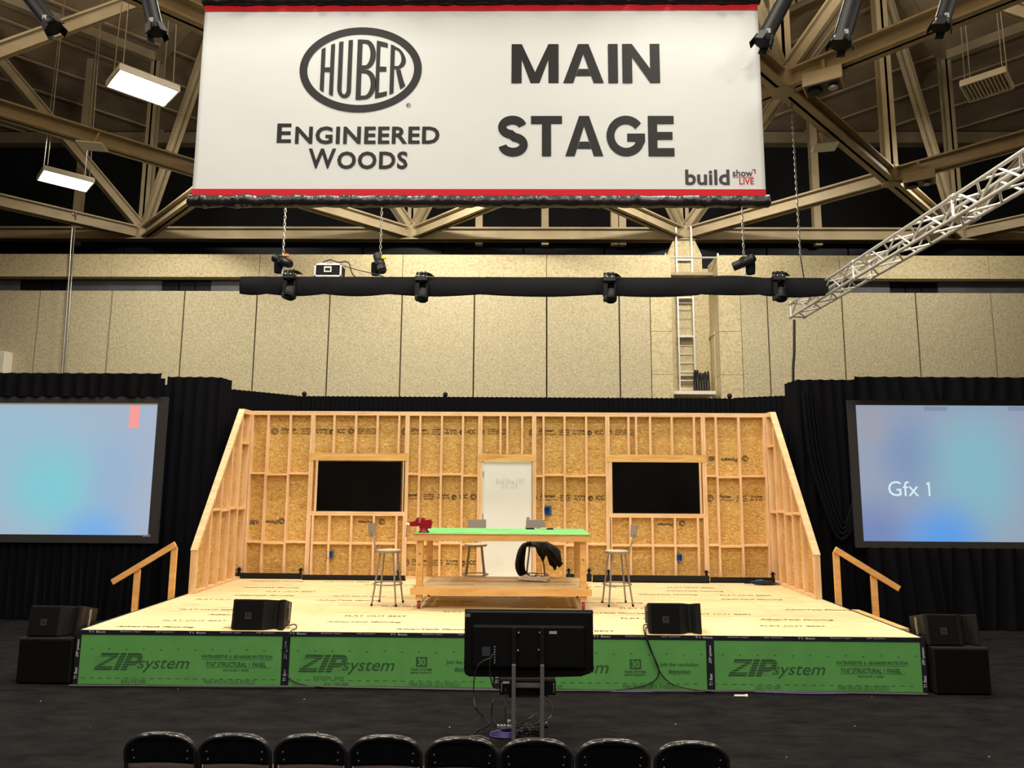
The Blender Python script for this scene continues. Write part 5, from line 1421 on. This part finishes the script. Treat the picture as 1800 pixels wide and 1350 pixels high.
# chain that holds the side truss
c_ = at(1407, 450, Y=7.2)
t = thing('rigging_chain', 'long steel chain hanging down to the side truss at right', 'chain', (c_.x, 7.2, ZB+.2))
chain((c_.x, 7.2, at(1407, 452, Y=7.2).z), (c_.x-.03, 7.2, ZCH+.2), t)
MB().tube([(c_.x, 7.2, at(1407, 452, Y=7.2).z+.02), (6.69, 7.2, 6.66)], .012, 6).build('sling', BLK, t)

# flight case with clamps
p, q = at(551, 484, Y=5.95), at(600, 461, Y=5.95)
fc = thing('flight_case', 'black flight case with silver edges on top of the back truss', 'case', ((p.x+q.x)/2, 6.15, p.z))
zf = ZB+.125; hc = q.z-p.z
MB().lo((p.x+.01, 5.99, zf+.01), (q.x-.01, 6.35, zf+hc-.01)).build('case_body', BLK, fc)
b = MB()
for x in (p.x, q.x-.035):
    for y in (5.98, 6.33): b.lo((x, y, zf), (x+.035, y+.03, zf+hc))
for z in (zf, zf+hc-.035):
    for y in (5.98, 6.33): b.lo((p.x, y, z), (q.x, y+.03, z+.035))
    for x in (p.x, q.x-.035): b.lo((x, 5.98, z), (x+.035, 6.36, z+.035))
b.build('edge_trim', ALU, fc, bevel=.004)
xm_ = (p.x+q.x)/2
MB().lo((xm_-.08, 5.972, zf+hc*.35), (xm_+.08, 5.985, zf+hc*.78)).build('handle_plate', ALU, fc)
MB().lo((xm_-.055, 5.968, zf+hc*.45), (xm_+.055, 5.974, zf+hc*.66)).build('handle_recess', BLKM, fc)
for x in (p.x+.14, q.x-.14): MB().box((x, 6.12, zf+hc+.025), (.16, .08, .05)).build('power_connector', ALU, fc, bevel=.01)
cable('black cables looping off the right end of the flight case', [Vector((p.x+.14, 6.1, zf+hc+.06)), Vector((xm_, 6.08, zf+hc+.11)), Vector((q.x-.1, 6.08, zf+hc+.06)), Vector((q.x+.12, 6.06, zf+hc+.05)), Vector((q.x+.2, 6.06, zf+.12)), Vector((q.x+.3, 6.1, zf+.02)), Vector((q.x+.55, 6.1, zf-.02))], .014)
cable('thin black cables stretched along the back truss top', [Vector((q.x+.03, 6.05, zf+hc*.9)), Vector((q.x+.3, 6.03, zf+hc*.6)), Vector((q.x+.75, 6.02, zf+.06)), Vector((q.x+1.1, 6.05, zf-.02)), Vector((q.x+2.0, 6.05, zf-.03))], .01)
cable('black cable hanging down the concrete wall from the side truss end', [at(1396, 562, Y=7.7), at(1396, 575, Y=7.7), at(1396, 620, Y=7.7), at(1395, 693, Y=7.7), Vector((at(1395, 693, Y=7.7).x, 7.7, .02))], .03)

def moving_head(px, py0, py1, label):
    p, q = at(px, py1, Y=5.85), at(px, py0, Y=5.85); h = q.z-p.z; x = p.x; z = p.z; y = 5.85
    t = thing('moving_head_light', label, 'stage light', (x, y, q.z))
    MB().box((x, y, z+h*.74), (.25, .2, .11)).build('base', BLKM, t, bevel=.015)
    MB().lathe([(.07, 0), (.07, .04)], (x, y, z+h*.62), n=14).build('turntable', BLKM, t)
    MB().lo((x-.13, y-.06, z+h*.16), (x-.03, y+.06, z+h*.62)).build('yoke_arm', BLK, t, bevel=.014)
    MB().lo((x+.095, y-.03, z+h*.2), (x+.14, y+.06, z+h*.6)).build('yoke_arm', BLK, t, bevel=.012)
    hd = MB(); hd.lathe([(.07, .2), (.11, .18), (.125, .08), (.125, -.04), (.11, -.06)], (x+.03, y-.03, z+.05), (.1, .35, .9), 18); hd.build('head', BLK, t, smooth=True)
    MB().box((x+.01, y-.01, z+h*.07), (.26, .2, .1)).build('lamp_housing', BLKM, t, bevel=.02)
    b = MB(); b.box((x, y+.04, z+h*.88), (.07, .06, .12)).box((x+.08, y+.02, z+h*.9), (.04, .06, .14)).box((x-.09, y+.02, z+h*.9), (.04, .06, .11)).box((x, y+.03, z+h*.97), (.05, .04, .06)); b.build('clamp', BLKM, t)
    b = MB()
    for k in range(7): b.tube(spline([(x-.06+k*.02, y-.05, z+h*.8), (x-.10+k*.035, y-.08, z+h*.9+.02*(k % 2)), (x-.05+k*.03, y-.03, z+h*.96), (x+.08+k*.02, y+.02, z+h*.93), (x+.14+k*.02, y+.05, z+h*.86)], 3), .009, 5)
    b.build('cable_loop', CABLEK, t)
    MB().tube([(x-.11, y-.02, z+h*.86), (x+.11, y-.02, z+h*.86)], .01, 6).build('safety_bar', ZINC, t)
    for k in (-1, 1): MB().lathe([(.012, 0), (.012, .012)], (x+.05*k, y-.09, z+h*.82), (0, -1, 0), 8).build('screw', ZINC, t)
moving_head(507, 474, 524, 'moving head light under the back truss left of the flight case')
moving_head(740, 478, 528, 'moving head light under the back truss left of centre, second from left')
moving_head(1071, 479, 529, 'moving head light under the back truss right of centre, second from right')
moving_head(1370, 477, 527, 'moving head light at right end of the back truss')

# front truss above the frame and the spotlights on it
boxtruss('lighting_truss', 'front lighting truss above the banner holding the black spotlights', (-7.2, -.1, 9.05), (7.25, -.1, 9.05), .3, .024)
for x in (X0+.3, 0, X1-.3): MB().tube([(x, BY, Z1+.1), (x, BY, 9.05-.12)], .012, 6).build('hanging_strap', BLK, bn)
def spot(pe, pt, label, r=.085, clip=True):
    e = at(*pe, Y=-.35); s = at(*pt, Y=-.35); d = (e-s).normalized()
    # barrel from the lens end back up to the lamp house, beyond the frame
    L_ = .72
    c_ = e-d*L_
    t = thing('spotlight', label, 'spotlight', tuple(c_))
    MB().lathe([(r*.7, -.26), (r*1.15, -.24), (r*1.25, -.05), (r*1.02, 0), (r, .05), (r, L_-.12), (r*1.05, L_-.1)], c_, d, 20).build('barrel', SPOTK, t, smooth=True)
    ln = MB(); ln.lathe([(r*1.05, L_-.1), (r*1.3, L_-.06), (r*1.3, L_-.03), (r*1.05, L_-.03)], c_, d, 20); ln.build('lens_ring', SPOTK, t)
    u = d.cross(Vector((0, 1, 0))).normalized(); v = d.cross(u)
    for k in range(4):
        an = k*PI/2+.5; w_ = u*math.cos(an)+v*math.sin(an); MB().bar(e+w_*r*1.15-d*.12, e+w_*r*1.55+d*.03, .1, .014, w_).build('holder_clip', SPOTK, t, bevel=.003)
    MB().lathe([(.01, 0), (r*.95, .002), (r*.8, .01)], e-d*.035, d, 20).build('lens', SPOTK, t)
    for s_ in (-1, 1): MB().bar(c_+u*s_*r*1.0+d*.05, c_+u*s_*r*1.0+d*(L_-.15), .025, .02, u).build('barrel_rib', SPOTK, t)
    k_ = c_+d*(L_*.80)-Vector((0, r*1.0, 0)); MB().box(k_, (.05, .006, .06)).build('white_label', GREYL, t)
    top = Vector((c_.x, -.1, 9.05-.2))
    MB().tube([c_+u*.14, c_+u*.15+Vector((0, .02, .16)), top, c_-u*.15+Vector((0, .02, .16)), c_-u*.14], .014, 6).build('yoke', SPOTK, t)
    return t
spot((97, 52), (50, -8), 'black spotlight at top left corner of the photo, aimed down to the right')
spot((276, 60), (262, 0), 'black spotlight at top left, just beside the banner')
spot((1338, 78), (1385, -10), 'black spotlight tucked behind the right edge of the banner')
spot((1476, 82), (1500, 0), 'black spotlight at top right, largest one in the middle of three', .1)
spot((1652, 52), (1668, 0), 'black spotlight at top right, farthest from the banner')
